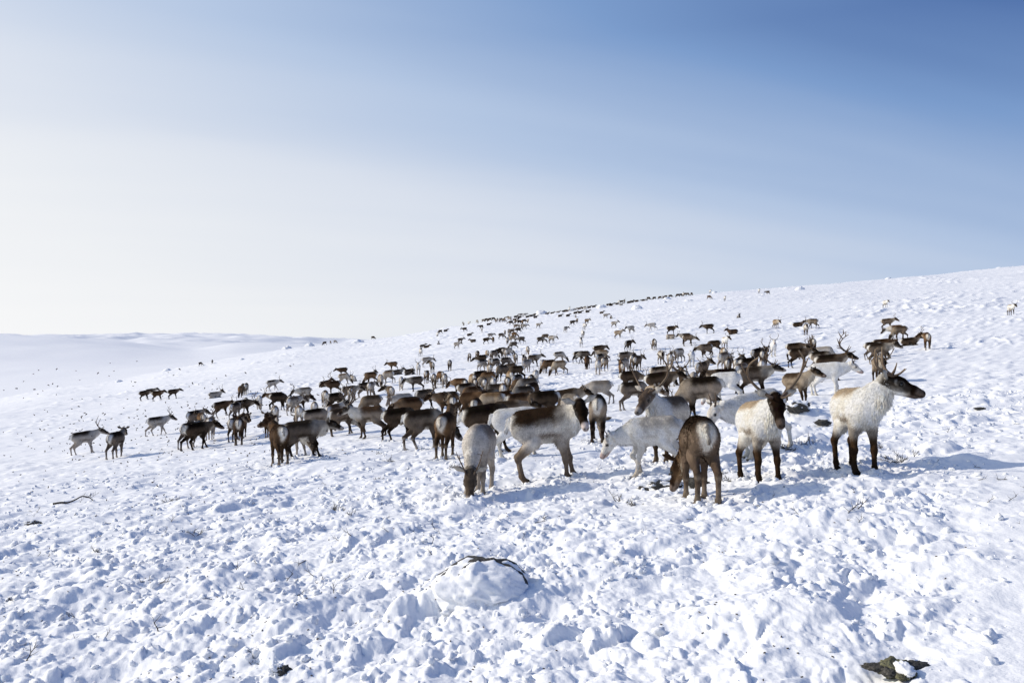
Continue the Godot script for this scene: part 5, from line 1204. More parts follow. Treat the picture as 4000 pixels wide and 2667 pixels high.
# coats: linear colours
const COATS := {
	"dk": {"back": Color(0.022, 0.015, 0.010), "flank": Color(0.099, 0.073, 0.053), "band": Color(0.020, 0.014, 0.010), "bandw": 0.9, "belly": Color(0.32, 0.28, 0.23), "rump": Color(0.72, 0.68, 0.62), "neck": Color(0.146, 0.113, 0.084), "mane": Color(0.42, 0.37, 0.31), "leg": Color(0.022, 0.015, 0.011), "sock": Color(0.09, 0.07, 0.055), "face": Color(0.019, 0.013, 0.009), "muzzle": Color(0.16, 0.13, 0.115), "saddle": 0.0},
	"dk2": {"back": Color(0.022, 0.015, 0.010), "flank": Color(0.340, 0.284, 0.229), "band": Color(0.020, 0.014, 0.010), "bandw": 0.9, "belly": Color(0.32, 0.28, 0.23), "rump": Color(0.72, 0.68, 0.62), "neck": Color(0.357, 0.305, 0.245), "mane": Color(0.42, 0.37, 0.31), "leg": Color(0.022, 0.015, 0.011), "sock": Color(0.09, 0.07, 0.055), "face": Color(0.019, 0.013, 0.009), "muzzle": Color(0.16, 0.13, 0.115), "saddle": 0.0},
	"br": {"back": Color(0.057, 0.031, 0.017), "flank": Color(0.196, 0.128, 0.078), "band": Color(0.048, 0.030, 0.018), "bandw": 0.7, "belly": Color(0.42, 0.36, 0.29), "rump": Color(0.72, 0.67, 0.6), "neck": Color(0.213, 0.147, 0.094), "mane": Color(0.42, 0.36, 0.29), "leg": Color(0.059, 0.039, 0.025), "sock": Color(0.22, 0.18, 0.14), "face": Color(0.033, 0.020, 0.013), "muzzle": Color(0.18, 0.145, 0.125), "saddle": 0.1},
	"br3": {"back": Color(0.041, 0.024, 0.014), "flank": Color(0.109, 0.074, 0.049), "band": Color(0.049, 0.030, 0.018), "bandw": 0.7, "belly": Color(0.42, 0.36, 0.29), "rump": Color(0.72, 0.67, 0.6), "neck": Color(0.138, 0.089, 0.056), "mane": Color(0.3, 0.25, 0.2), "leg": Color(0.061, 0.040, 0.025), "sock": Color(0.22, 0.18, 0.14), "face": Color(0.034, 0.021, 0.014), "muzzle": Color(0.18, 0.145, 0.125), "saddle": 0.1},
	"br2": {"back": Color(0.049, 0.033, 0.022), "flank": Color(0.209, 0.160, 0.121), "band": Color(0.047, 0.029, 0.017), "bandw": 0.7, "belly": Color(0.42, 0.36, 0.29), "rump": Color(0.72, 0.67, 0.6), "neck": Color(0.209, 0.144, 0.092), "mane": Color(0.42, 0.36, 0.29), "leg": Color(0.122, 0.091, 0.070), "sock": Color(0.22, 0.18, 0.14), "face": Color(0.033, 0.020, 0.013), "muzzle": Color(0.18, 0.145, 0.125), "saddle": 0.1},
	"gr": {"back": Color(0.20, 0.175, 0.15), "flank": Color(0.40, 0.365, 0.325), "band": Color(0.22, 0.18, 0.15), "bandw": 0.4, "belly": Color(0.56, 0.53, 0.49), "rump": Color(0.7, 0.67, 0.63), "neck": Color(0.42, 0.385, 0.345), "mane": Color(0.58, 0.55, 0.50), "leg": Color(0.30, 0.265, 0.23), "sock": Color(0.36, 0.32, 0.28), "face": Color(0.085, 0.066, 0.052), "muzzle": Color(0.38, 0.34, 0.31), "saddle": 0.05},
	"gr2": {"back": Color(0.24, 0.195, 0.155), "flank": Color(0.46, 0.42, 0.375), "band": Color(0.22, 0.18, 0.15), "bandw": 0.4, "belly": Color(0.56, 0.53, 0.49), "rump": Color(0.7, 0.67, 0.63), "neck": Color(0.56, 0.53, 0.49), "mane": Color(0.58, 0.55, 0.50), "leg": Color(0.30, 0.265, 0.23), "sock": Color(0.36, 0.32, 0.28), "face": Color(0.11, 0.088, 0.07), "muzzle": Color(0.38, 0.34, 0.31), "saddle": 0.05},
	"pw": {"back": Color(0.34, 0.275, 0.20), "flank": Color(0.75, 0.715, 0.65), "band": Color(0.11, 0.075, 0.047), "bandw": 0.85, "belly": Color(0.62, 0.58, 0.51), "rump": Color(0.62, 0.57, 0.5), "neck": Color(0.79, 0.765, 0.715), "mane": Color(0.72, 0.68, 0.61), "leg": Color(0.075, 0.047, 0.028), "sock": Color(0.045, 0.03, 0.02), "face": Color(0.024, 0.015, 0.010), "muzzle": Color(0.12, 0.095, 0.08), "saddle": 0.42},
	"wh": {"back": Color(0.66, 0.645, 0.615), "flank": Color(0.74, 0.73, 0.705), "band": Color(0.7, 0.68, 0.65), "bandw": 0.2, "belly": Color(0.74, 0.73, 0.7), "rump": Color(0.78, 0.77, 0.75), "neck": Color(0.72, 0.71, 0.68), "mane": Color(0.76, 0.75, 0.73), "leg": Color(0.66, 0.64, 0.61), "sock": Color(0.62, 0.58, 0.51), "face": Color(0.66, 0.62, 0.57), "muzzle": Color(0.46, 0.37, 0.34), "saddle": 0.0},
	"whg": {"back": Color(0.50, 0.465, 0.415), "flank": Color(0.66, 0.64, 0.61), "band": Color(0.7, 0.68, 0.65), "bandw": 0.2, "belly": Color(0.74, 0.73, 0.7), "rump": Color(0.78, 0.77, 0.75), "neck": Color(0.72, 0.71, 0.68), "mane": Color(0.76, 0.75, 0.73), "leg": Color(0.56, 0.54, 0.51), "sock": Color(0.5, 0.45, 0.38), "face": Color(0.66, 0.62, 0.57), "muzzle": Color(0.46, 0.37, 0.34), "saddle": 0.0},
	"bw": {"back": Color(0.048, 0.031, 0.02), "flank": Color(0.60, 0.57, 0.53), "band": Color(0.13, 0.092, 0.062), "bandw": 0.85, "belly": Color(0.68, 0.65, 0.60), "rump": Color(0.78, 0.76, 0.72), "neck": Color(0.60, 0.57, 0.52), "mane": Color(0.72, 0.69, 0.64), "leg": Color(0.24, 0.195, 0.155), "sock": Color(0.15, 0.115, 0.088), "face": Color(0.030, 0.020, 0.014), "muzzle": Color(0.55, 0.48, 0.45), "saddle": -0.22},
	"dw": {"back": Color(0.031, 0.023, 0.017), "flank": Color(0.212, 0.174, 0.141), "band": Color(0.035, 0.023, 0.016), "bandw": 0.9, "belly": Color(0.62, 0.58, 0.54), "rump": Color(0.76, 0.74, 0.70), "neck": Color(0.331, 0.290, 0.244), "mane": Color(0.58, 0.54, 0.49), "leg": Color(0.125, 0.102, 0.084), "sock": Color(0.40, 0.36, 0.32), "face": Color(0.027, 0.020, 0.015), "muzzle": Color(0.30, 0.26, 0.235), "saddle": 0.05},
	"dwl": {"back": Color(0.040, 0.030, 0.023), "flank": Color(0.42, 0.385, 0.345), "band": Color(0.045, 0.03, 0.022), "bandw": 0.9, "belly": Color(0.62, 0.58, 0.54), "rump": Color(0.76, 0.74, 0.70), "neck": Color(0.46, 0.43, 0.39), "mane": Color(0.58, 0.54, 0.49), "leg": Color(0.34, 0.3, 0.265), "sock": Color(0.40, 0.36, 0.32), "face": Color(0.035, 0.026, 0.02), "muzzle": Color(0.30, 0.26, 0.235), "saddle": 0.05},
	"dw2": {"back": Color(0.031, 0.022, 0.016), "flank": Color(0.171, 0.140, 0.113), "band": Color(0.034, 0.022, 0.016), "bandw": 0.9, "belly": Color(0.62, 0.58, 0.54), "rump": Color(0.76, 0.74, 0.70), "neck": Color(0.342, 0.306, 0.259), "mane": Color(0.58, 0.54, 0.49), "leg": Color(0.077, 0.059, 0.046), "sock": Color(0.40, 0.36, 0.32), "face": Color(0.027, 0.019, 0.014), "muzzle": Color(0.30, 0.26, 0.235), "saddle": 0.05},
	"gw": {"back": Color(0.17, 0.125, 0.09), "flank": Color(0.40, 0.355, 0.30), "band": Color(0.2, 0.15, 0.11), "bandw": 0.5, "belly": Color(0.6, 0.57, 0.52), "rump": Color(0.78, 0.76, 0.72), "neck": Color(0.46, 0.42, 0.37), "mane": Color(0.62, 0.59, 0.54), "leg": Color(0.26, 0.22, 0.185), "sock": Color(0.40, 0.36, 0.31), "face": Color(0.07, 0.05, 0.037), "muzzle": Color(0.34, 0.3, 0.27), "saddle": 0.15},
	"gwh": {"back": Color(0.36, 0.325, 0.285), "flank": Color(0.54, 0.51, 0.47), "band": Color(0.2, 0.15, 0.11), "bandw": 0.5, "belly": Color(0.6, 0.57, 0.52), "rump": Color(0.78, 0.76, 0.72), "neck": Color(0.46, 0.42, 0.37), "mane": Color(0.62, 0.59, 0.54), "leg": Color(0.45, 0.42, 0.385), "sock": Color(0.40, 0.36, 0.31), "face": Color(0.24, 0.2, 0.17), "muzzle": Color(0.34, 0.3, 0.27), "saddle": 0.15},
	"fw": {"back": Color(0.20, 0.138, 0.084), "flank": Color(0.40, 0.33, 0.25), "band": Color(0.14, 0.095, 0.06), "bandw": 0.6, "belly": Color(0.56, 0.51, 0.44), "rump": Color(0.74, 0.71, 0.65), "neck": Color(0.44, 0.375, 0.295), "mane": Color(0.60, 0.55, 0.48), "leg": Color(0.15, 0.108, 0.075), "sock": Color(0.25, 0.205, 0.16), "face": Color(0.055, 0.036, 0.024), "muzzle": Color(0.26, 0.22, 0.19), "saddle": 0.1},
	"dg": {"back": Color(0.048, 0.037, 0.028), "flank": Color(0.152, 0.125, 0.103), "band": Color(0.028, 0.019, 0.013), "bandw": 0.9, "belly": Color(0.5, 0.47, 0.43), "rump": Color(0.66, 0.63, 0.59), "neck": Color(0.313, 0.286, 0.252), "mane": Color(0.60, 0.56, 0.49), "leg": Color(0.030, 0.021, 0.015), "sock": Color(0.06, 0.047, 0.037), "face": Color(0.025, 0.017, 0.012), "muzzle": Color(0.42, 0.38, 0.35), "saddle": 0.1},
	"dg2": {"back": Color(0.062, 0.049, 0.039), "flank": Color(0.24, 0.21, 0.18), "band": Color(0.036, 0.025, 0.018), "bandw": 0.9, "belly": Color(0.5, 0.47, 0.43), "rump": Color(0.66, 0.63, 0.59), "neck": Color(0.34, 0.32, 0.295), "mane": Color(0.60, 0.56, 0.49), "leg": Color(0.038, 0.028, 0.021), "sock": Color(0.06, 0.047, 0.037), "face": Color(0.032, 0.022, 0.016), "muzzle": Color(0.42, 0.38, 0.35), "saddle": 0.1},
	"gb": {"back": Color(0.076, 0.054, 0.037), "flank": Color(0.215, 0.168, 0.127), "band": Color(0.054, 0.037, 0.025), "bandw": 0.8, "belly": Color(0.42, 0.38, 0.33), "rump": Color(0.70, 0.67, 0.62), "neck": Color(0.273, 0.224, 0.171), "mane": Color(0.46, 0.42, 0.36), "leg": Color(0.071, 0.052, 0.038), "sock": Color(0.17, 0.14, 0.115), "face": Color(0.031, 0.021, 0.014), "muzzle": Color(0.24, 0.2, 0.175), "saddle": 0.1},
	"gb2": {"back": Color(0.072, 0.051, 0.036), "flank": Color(0.300, 0.247, 0.191), "band": Color(0.051, 0.035, 0.024), "bandw": 0.8, "belly": Color(0.42, 0.38, 0.33), "rump": Color(0.70, 0.67, 0.62), "neck": Color(0.340, 0.291, 0.233), "mane": Color(0.46, 0.42, 0.36), "leg": Color(0.043, 0.028, 0.019), "sock": Color(0.1, 0.075, 0.058), "face": Color(0.030, 0.020, 0.013), "muzzle": Color(0.24, 0.2, 0.175), "saddle": 0.1},
	"pg": {"back": Color(0.15, 0.118, 0.09), "flank": Color(0.46, 0.42, 0.365), "band": Color(0.09, 0.066, 0.047), "bandw": 0.85, "belly": Color(0.58, 0.55, 0.5), "rump": Color(0.72, 0.69, 0.65), "neck": Color(0.56, 0.53, 0.48), "mane": Color(0.66, 0.63, 0.58), "leg": Color(0.085, 0.06, 0.042), "sock": Color(0.13, 0.10, 0.075), "face": Color(0.036, 0.024, 0.017), "muzzle": Color(0.22, 0.19, 0.175), "saddle": 0.25},
	"pg2": {"back": Color(0.12, 0.075, 0.045), "flank": Color(0.30, 0.25, 0.2), "band": Color(0.09, 0.066, 0.047), "bandw": 0.85, "belly": Color(0.58, 0.55, 0.5), "rump": Color(0.72, 0.69, 0.65), "neck": Color(0.56, 0.53, 0.48), "mane": Color(0.66, 0.63, 0.58), "leg": Color(0.085, 0.06, 0.042), "sock": Color(0.13, 0.10, 0.075), "face": Color(0.036, 0.024, 0.017), "muzzle": Color(0.22, 0.19, 0.175), "saddle": 0.0},
	"pg3": {"back": Color(0.15, 0.118, 0.09), "flank": Color(0.58, 0.54, 0.48), "band": Color(0.09, 0.066, 0.047), "bandw": 0.85, "belly": Color(0.58, 0.55, 0.5), "rump": Color(0.72, 0.69, 0.65), "neck": Color(0.70, 0.68, 0.64), "mane": Color(0.66, 0.63, 0.58), "leg": Color(0.085, 0.06, 0.042), "sock": Color(0.13, 0.10, 0.075), "face": Color(0.13, 0.10, 0.08), "muzzle": Color(0.34, 0.31, 0.29), "saddle": 0.25},
}


func paint(geo: Array, bones: Array, kinds_from: int, p: Dictionary, coat: Dictionary, salt: float) -> PackedColorArray:
	var pts: PackedVector3Array = geo[0]
	var nrm: PackedVector3Array = geo[1]
	var own: PackedByteArray = geo[2]
	var tri: PackedInt32Array = geo[3]
	var col := PackedColorArray()
	col.resize(pts.size())
	var oy: float = -0.465 if p.has("lie") else 0.0
	var hf := head_frame(p)
	var hu: Vector3 = hf[7]
	var hd: Vector3 = hf[6]
	var hl: Vector3 = hf[8]
	var ho: Vector3 = hf[5]
	for i in pts.size():
		var v := pts[i]
		var n := nrm[i]
		var q: Array = bones[own[i]]
		var kind: int = q[7]
		var ba: Vector3 = (q[1] as Vector3) - (q[0] as Vector3)
		var t := clampf((v - (q[0] as Vector3)).dot(ba) / maxf(ba.length_squared(), 1e-8), 0.0, 1.0)
		var ns := fur_noise.get_noise_3d(v.x * 7.0 + salt, v.y * 5.0, v.z * 7.0 + salt)
		var fine := fur_noise.get_noise_3d(v.x * 26.0, v.y * 16.0 + salt, v.z * 26.0)
		var c: Color
		if kind == TORSO or kind == LEG0:
			var yr := (v.y - oy - 0.778) / 0.215
			c = (coat.flank as Color).lerp(coat.back, smoothstep(0.02 + coat.saddle, 0.62 + coat.saddle * 0.6, yr + ns * 0.35))
			var bw: float = coat.bandw * exp(-pow((yr + 0.60 + ns * 0.1) / 0.17, 2.0)) * smoothstep(-0.24, -0.08, v.x) * smoothstep(0.34, 0.2, v.x)
			c = c.lerp(coat.band, bw)
			c = c.lerp(coat.belly, smoothstep(-0.78, -0.98, yr) * (1.0 if kind == TORSO else 0.0))
			c = c.lerp(coat.neck, smoothstep(0.16, 0.36, v.x + ns * 0.08) * smoothstep(-0.75, -0.2, yr) * (0.85 - 0.35 * smoothstep(0.6, 1.0, yr)))
			# pale rump beside a dark midline
			var back_on := smoothstep(0.15, 0.75, -n.x)
			var up := v.y - oy
			var heart := back_on * smoothstep(0.53, 0.63, up) * smoothstep(0.985, 0.92, up) * smoothstep(0.045 + 0.085 * smoothstep(0.58, 0.85, up), 0.015 + 0.07 * smoothstep(0.58, 0.85, up), absf(v.z) + ns * 0.03)
			c = c.lerp(coat.rump, heart * 0.95)
			if kind == LEG0:
				var inner := smoothstep(0.35, 0.75, t + ns * 0.15)
				c = c.lerp((coat.flank as Color).lerp(coat.leg, 0.45), inner * 0.7)
				if v.x > 0.0:
					c = c.lerp(coat.leg, smoothstep(0.3, 1.0, t) * 0.7)
		elif kind == NECK:
			c = (coat.neck as Color).lerp((coat.neck as Color).lerp(coat.back, 0.5), smoothstep(0.55, 0.95, n.y) * (1.0 - t * 0.4))
			c = c.lerp(coat.mane, smoothstep(0.1, -0.6, n.y))
		elif kind == MANE:
			c = coat.mane
		elif kind == SKULL:
			var above := n.dot(hu)
			c = (coat.face as Color).lerp((coat.face as Color).lerp(coat.neck, 0.55), smoothstep(-0.15, -0.7, above))
			c = c.lerp(coat.neck, smoothstep(-0.1, -0.7, n.dot(hd)) * 0.6)
			c = c.lerp(coat.neck, 0.04 * smoothstep(0.45, 0.85, absf(n.dot(hf[8]))) * smoothstep(0.55, 0.1, above))
			var el := minf(v.distance_to(ho + (hd * 0.128 + hu * 0.012 + hl * 0.066) * HEAD), v.distance_to(ho + (hd * 0.128 + hu * 0.012 - hl * 0.066) * HEAD))
			c = c.lerp((coat.face as Color).lerp(coat.mane, 0.14), smoothstep(0.048, 0.036, el))
			c = c.lerp(Color(0.01, 0.008, 0.007), smoothstep(0.034, 0.024, el))
		elif kind == JAW:
			c = (coat.neck as Color).lerp(coat.muzzle, smoothstep(0.4, 0.9, t))
		elif kind == MUZZLE:
			c = (coat.face as Color).lerp(coat.muzzle, smoothstep(0.1, 0.6, t))
			var tip := smoothstep(0.6, 0.95, n.dot(hd)) * smoothstep(-0.3, 0.2, n.dot(hu))
			c = c.lerp((coat.muzzle as Color) * 0.35, tip * 0.6)
			var nl := minf(v.distance_to(ho + (hd * 0.352 + hl * 0.026 - hu * 0.008) * HEAD), v.distance_to(ho + (hd * 0.352 - hl * 0.026 - hu * 0.008) * HEAD))
			c = c.lerp(Color(0.012, 0.009, 0.008), smoothstep(0.02, 0.011, nl))
			c = c.lerp(Color(0.03, 0.022, 0.02), smoothstep(0.012, 0.004, absf((v - ho).dot(hu) + 0.052 * HEAD)) * 0.7)
		elif kind == EAR:
			c = (coat.face as Color).lerp(coat.neck, 0.35)
			c = c.lerp((coat.mane as Color), smoothstep(0.3, 0.8, n.dot(hd)) * 0.5)
		elif kind == TAIL:
			c = (coat.rump as Color).lerp(coat.back, 0.8 * smoothstep(0.022, 0.008, absf(v.z)))
		elif kind == LEG1:
			c = (coat.flank as Color).lerp(coat.leg, 0.55 + 0.45 * smoothstep(0.0, 0.6, t))
			if v.x < 0.0:
				c = (coat.flank as Color).lerp(coat.leg, smoothstep(-0.1, 0.75, t))
		elif kind == LEG2:
			c = (coat.leg as Color).lerp(coat.sock, smoothstep(0.25, 0.95, t + ns * 0.2))
		else:
			c = (coat.sock as Color).lerp(Color(0.03, 0.025, 0.022), smoothstep(0.55, 0.95, t) * smoothstep(0.045, 0.02, v.y + ns * 0.01) if not p.has("lie") else 0.0)
		var k := 1.05 + 0.42 * ns + 0.34 * fine
		col[i] = Color(minf(pow(c.r * k, 1.22) * 1.3, 0.88), minf(pow(c.g * k, 1.22) * 1.3, 0.88), minf(pow(c.b * k, 1.22) * 1.3, 0.88))
	# hair mixes across borders: average over neighbours
	for pass_ in 2:
		var acc := PackedVector3Array()
		acc.resize(pts.size())
		var cnt := PackedFloat32Array()
		cnt.resize(pts.size())
		for k in range(0, tri.size(), 3):
			var a := tri[k]
			var b := tri[k + 1]
			var c := tri[k + 2]
			var s := Vector3(col[a].r + col[b].r + col[c].r, col[a].g + col[b].g + col[c].g, col[a].b + col[b].b + col[c].b)
			acc[a] += s
			acc[b] += s
			acc[c] += s
			cnt[a] += 3.0
			cnt[b] += 3.0
			cnt[c] += 3.0
		for i in pts.size():
			if cnt[i] > 0.0:
				var m := acc[i] / cnt[i]
				col[i] = Color(m.x, m.y, m.z)
	return col


func geo_job(i: int) -> void:
	var job: Array = geo_jobs[i]
	var p := pose_of(job[0])
	var bb := body_bones(p)
	var hb := head_bones(p)
	var body := skin(bb, job[1])
	var head := skin(hb, job[2])
	lock.lock()
	geo_done[job[3]] = [body, bb, head, hb, p]
	lock.unlock()


func paint_job(i: int) -> void:
	var job: Array = paint_jobs[i]
	var g: Array = geo_done[job[0]]
	var coat: Dictionary = COATS[job[1]]
	var cb := paint(g[0], g[1], 0, g[4], coat, i * 3.7)
	var ch := paint(g[2], g[3], 0, g[4], coat, i * 3.7)
	var nb: int = (g[0][0] as PackedVector3Array).size()
	var pts: PackedVector3Array = (g[0][0] as PackedVector3Array).duplicate()
	pts.append_array(g[2][0])
	var nrm: PackedVector3Array = (g[0][1] as PackedVector3Array).duplicate()
	nrm.append_array(g[2][1])
	cb.append_array(ch)
	var tri: PackedInt32Array = (g[0][3] as PackedInt32Array).duplicate()
	for t in (g[2][3] as PackedInt32Array):
		tri.append(t + nb)
	if job[3] < 2:
		hair(g, pts, nrm, cb, tri, i, 0.62 if job[3] == 0 else 0.36)
	lock.lock()
	paint_done[job[2]] = [pts, nrm, cb, tri]
	lock.unlock()


# locks of winter hair, lying back and down over the skin
func hair(g: Array, pts: PackedVector3Array, nrm: PackedVector3Array, col: PackedColorArray, tri: PackedInt32Array, salt: int, share: float) -> void:
	var rng := RandomNumberGenerator.new()
	rng.seed = 900 + salt
	var nb: int = (g[0][0] as PackedVector3Array).size()
	var hf: Array = g[4].hf if g[4].has("hf") else head_frame(g[4])
	var hd: Vector3 = hf[6]
	var faces := tri.size() / 3
	for k in faces:
		if rng.randf() > share:
			continue
		var a := tri[k * 3]
		var head := a >= nb
		var own: PackedByteArray = g[2][2] if head else g[0][2]
		var bones: Array = g[3] if head else g[1]
		var bone: Array = bones[own[a - nb if head else a]]
		var kind: int = bone[7]
		var u := rng.randf()
		var w := rng.randf() * (1.0 - u)
		var at := pts[a] * (1.0 - u - w) + pts[tri[k * 3 + 1]] * u + pts[tri[k * 3 + 2]] * w
		var n := nrm[a]
		var flow := Vector3(-0.8, -0.55, 0)
		var length := 0.038
		match kind:
			TORSO, LEG0:
				if n.y < -0.35:
					length = 0.05
				if at.x < -0.4:
					flow = Vector3(-0.2, -1.0, 0)
			NECK:
				flow = -hd * 0.5 + Vector3(0, -0.7, 0)
				length = 0.045
			MANE:
				flow = Vector3(-0.25, -1.0, 0)
				length = 0.085
			TAIL:
				flow = Vector3(-0.3, -1.0, 0)
				length = 0.05
			SKULL, JAW:
				flow = -hd
				length = 0.016
			MUZZLE:
				continue
			EAR:
				flow = n
				length = 0.012
			_:
				flow = Vector3(-0.1, -1.0, 0)
				length = 0.02
		flow += Vector3(rng.randf_range(-0.3, 0.3), rng.randf_range(-0.3, 0.3), rng.randf_range(-0.3, 0.3))
		flow = (flow - n * flow.dot(n)).normalized()
		if flow.length_squared() < 0.5:
			continue
		length *= rng.randf_range(0.5, 1.1)
		var side := n.cross(flow) * (length * 0.16 + 0.0015)
		var m := pts.size()
		var tip := at + flow * length + n * (length * rng.randf_range(0.10, 0.34))
		pts.append(at - side - n * 0.004)
		pts.append(at + side - n * 0.004)
		pts.append(tip)
		var q := rng.randf_range(0.78, 1.30)
		var c := col[a]
		var cc := Color(minf(c.r * q, 0.88), minf(c.g * q, 0.88), minf(c.b * q, 0.88))
		for r in 3:
			nrm.append(n)
			col.append(cc)
			tri.append(m + r)


# ---------- antlers ----------

func tube(st: SurfaceTool, path: Array, r0: float, r1: float, sides: int, tint: Color, tip: Color) -> void:
	var fwd := ((path[-1] as Vector3) - (path[0] as Vector3)).normalized()
	var side := fwd.cross(Vector3(0.3, 0.1, 0.9)).normalized()
	var rings := []
	for i in path.size():
		var d: Vector3 = ((path[mini(i + 1, path.size() - 1)] as Vector3) - (path[maxi(i - 1, 0)] as Vector3)).normalized()
		side = (side - d * side.dot(d)).normalized()
		var up := d.cross(side)
		var t := float(i) / (path.size() - 1)
		var ring := []
		for s in sides:
			var a := TAU * s / sides
			var nv := side * cos(a) + up * sin(a)
			ring.append([(path[i] as Vector3) + nv * lerpf(r0, r1, t), nv, tint.lerp(tip, t * t)])
		rings.append(ring)
	for i in path.size() - 1:
		for s in sides:
			var q := [rings[i][s], rings[i + 1][s], rings[i + 1][(s + 1) % sides], rings[i][(s + 1) % sides]]
			for k in [0, 1, 2, 0, 2, 3]:
				st.set_color(q[k][2])
				st.set_normal(q[k][1])
				st.add_vertex(q[k][0])


func bend(pts: Array, n: int) -> Array:
	var c := Curve3D.new()
	c.bake_interval = 0.01
	for i in pts.size():
		var t: Vector3 = ((pts[mini(i + 1, pts.size() - 1)] as Vector3) - (pts[maxi(i - 1, 0)] as Vector3)) / 6.0
		c.add_point(pts[i], -t, t)
	var out := []
	for i in n + 1:
		out.append(c.sample_baked(c.get_baked_length() * i / n, true))
	return out


# an antler in level axes (x forward, y up, z out to that side): beam points, then tines [share of the beam, direction and length]
const ANTLERS := {
	"a1": {"beam": [Vector3(0, 0, 0), Vector3(-0.03, 0.07, 0.02), Vector3(-0.03, 0.16, 0.035)], "r": 0.010, "tines": [[0.35, Vector3(0.05, 0.03, 0.01)]]},
	"a2": {"beam": [Vector3(0, 0, 0), Vector3(-0.08, 0.08, 0.06), Vector3(-0.12, 0.22, 0.12), Vector3(-0.06, 0.34, 0.13), Vector3(0.0, 0.40, 0.09)], "r": 0.011, "tines": [[0.08, Vector3(0.10, 0.05, 0.0)], [0.5, Vector3(-0.07, 0.06, 0.02)], [0.78, Vector3(-0.05, 0.08, 0.03)]]},
	"a3": {"beam": [Vector3(0, 0, 0), Vector3(-0.09, 0.07, 0.11), Vector3(-0.13, 0.20, 0.21), Vector3(-0.07, 0.34, 0.22), Vector3(0.0, 0.44, 0.15)], "r": 0.014, "tines": [[0.07, Vector3(0.07, 0.06, 0.08)], [0.62, Vector3(-0.02, 0.11, 0.06)]]},
	"a4": {"beam": [Vector3(0, 0, 0), Vector3(-0.12, 0.08, 0.08), Vector3(-0.20, 0.24, 0.17), Vector3(-0.12, 0.40, 0.20), Vector3(0.04, 0.50, 0.16)], "r": 0.016, "tines": [[0.06, Vector3(0.14, 0.02, -0.02)], [0.14, Vector3(0.12, 0.13, 0.05)], [0.45, Vector3(-0.10, 0.05, 0.02)], [0.62, Vector3(-0.03, 0.14, 0.08)], [0.76, Vector3(-0.04, 0.13, 0.04)], [0.88, Vector3(0.02, 0.11, 0.03)]]},
	"a5": {"beam": [Vector3(0, 0, 0), Vector3(-0.07, 0.07, 0.14), Vector3(-0.10, 0.18, 0.28), Vector3(-0.06, 0.32, 0.33)], "r": 0.015, "tines": [[0.05, Vector3(0.13, 0.05, 0.03)], [0.62, Vector3(0.03, 0.15, 0.02)], [0.10, Vector3(0.08, 0.11, 0.05)]]},
}
var antler_cache := {}

func antler_mesh(kind: String, side: float, sides: int, pale: bool, thick: float) -> ArrayMesh:
	var key := "%s %s %d %s %s" % [kind, side, sides, pale, thick]
	if antler_cache.has(key):
		return antler_cache[key]
	var a: Dictionary = ANTLERS[kind]
	var st := SurfaceTool.new()
	st.begin(Mesh.PRIMITIVE_TRIANGLES)
	var wob := 1.0 + 0.08 * side
	var flip := Vector3(1.0 * wob, 1.0 / wob, side)
	var beam := []
	for v in a.beam:
		beam.append((v as Vector3) * flip)
	var c0 := Color(0.075, 0.045, 0.024) if pale else Color(0.060, 0.036, 0.020)
	var c1 := Color(0.19, 0.13, 0.075) if pale else Color(0.16, 0.105, 0.062)
	var path := bend(beam, 14 if sides > 5 else 8)
	tube(st, path, a.r * thick, a.r * 0.38 * thick, sides, c0, c1)
	for t in a.tines:
		var at: Vector3 = path[int(t[0] * (path.size() - 1))]
		var v: Vector3 = (t[1] as Vector3) * flip
		tube(st, bend([at, at + v * 0.5 + Vector3(0, -0.012, 0), at + v], 4), a.r * 0.72 * thick, a.r * 0.25 * thick, sides, c0, c1)
	antler_cache[key] = st.commit()
	return antler_cache[key]


# ---------- the herd ----------

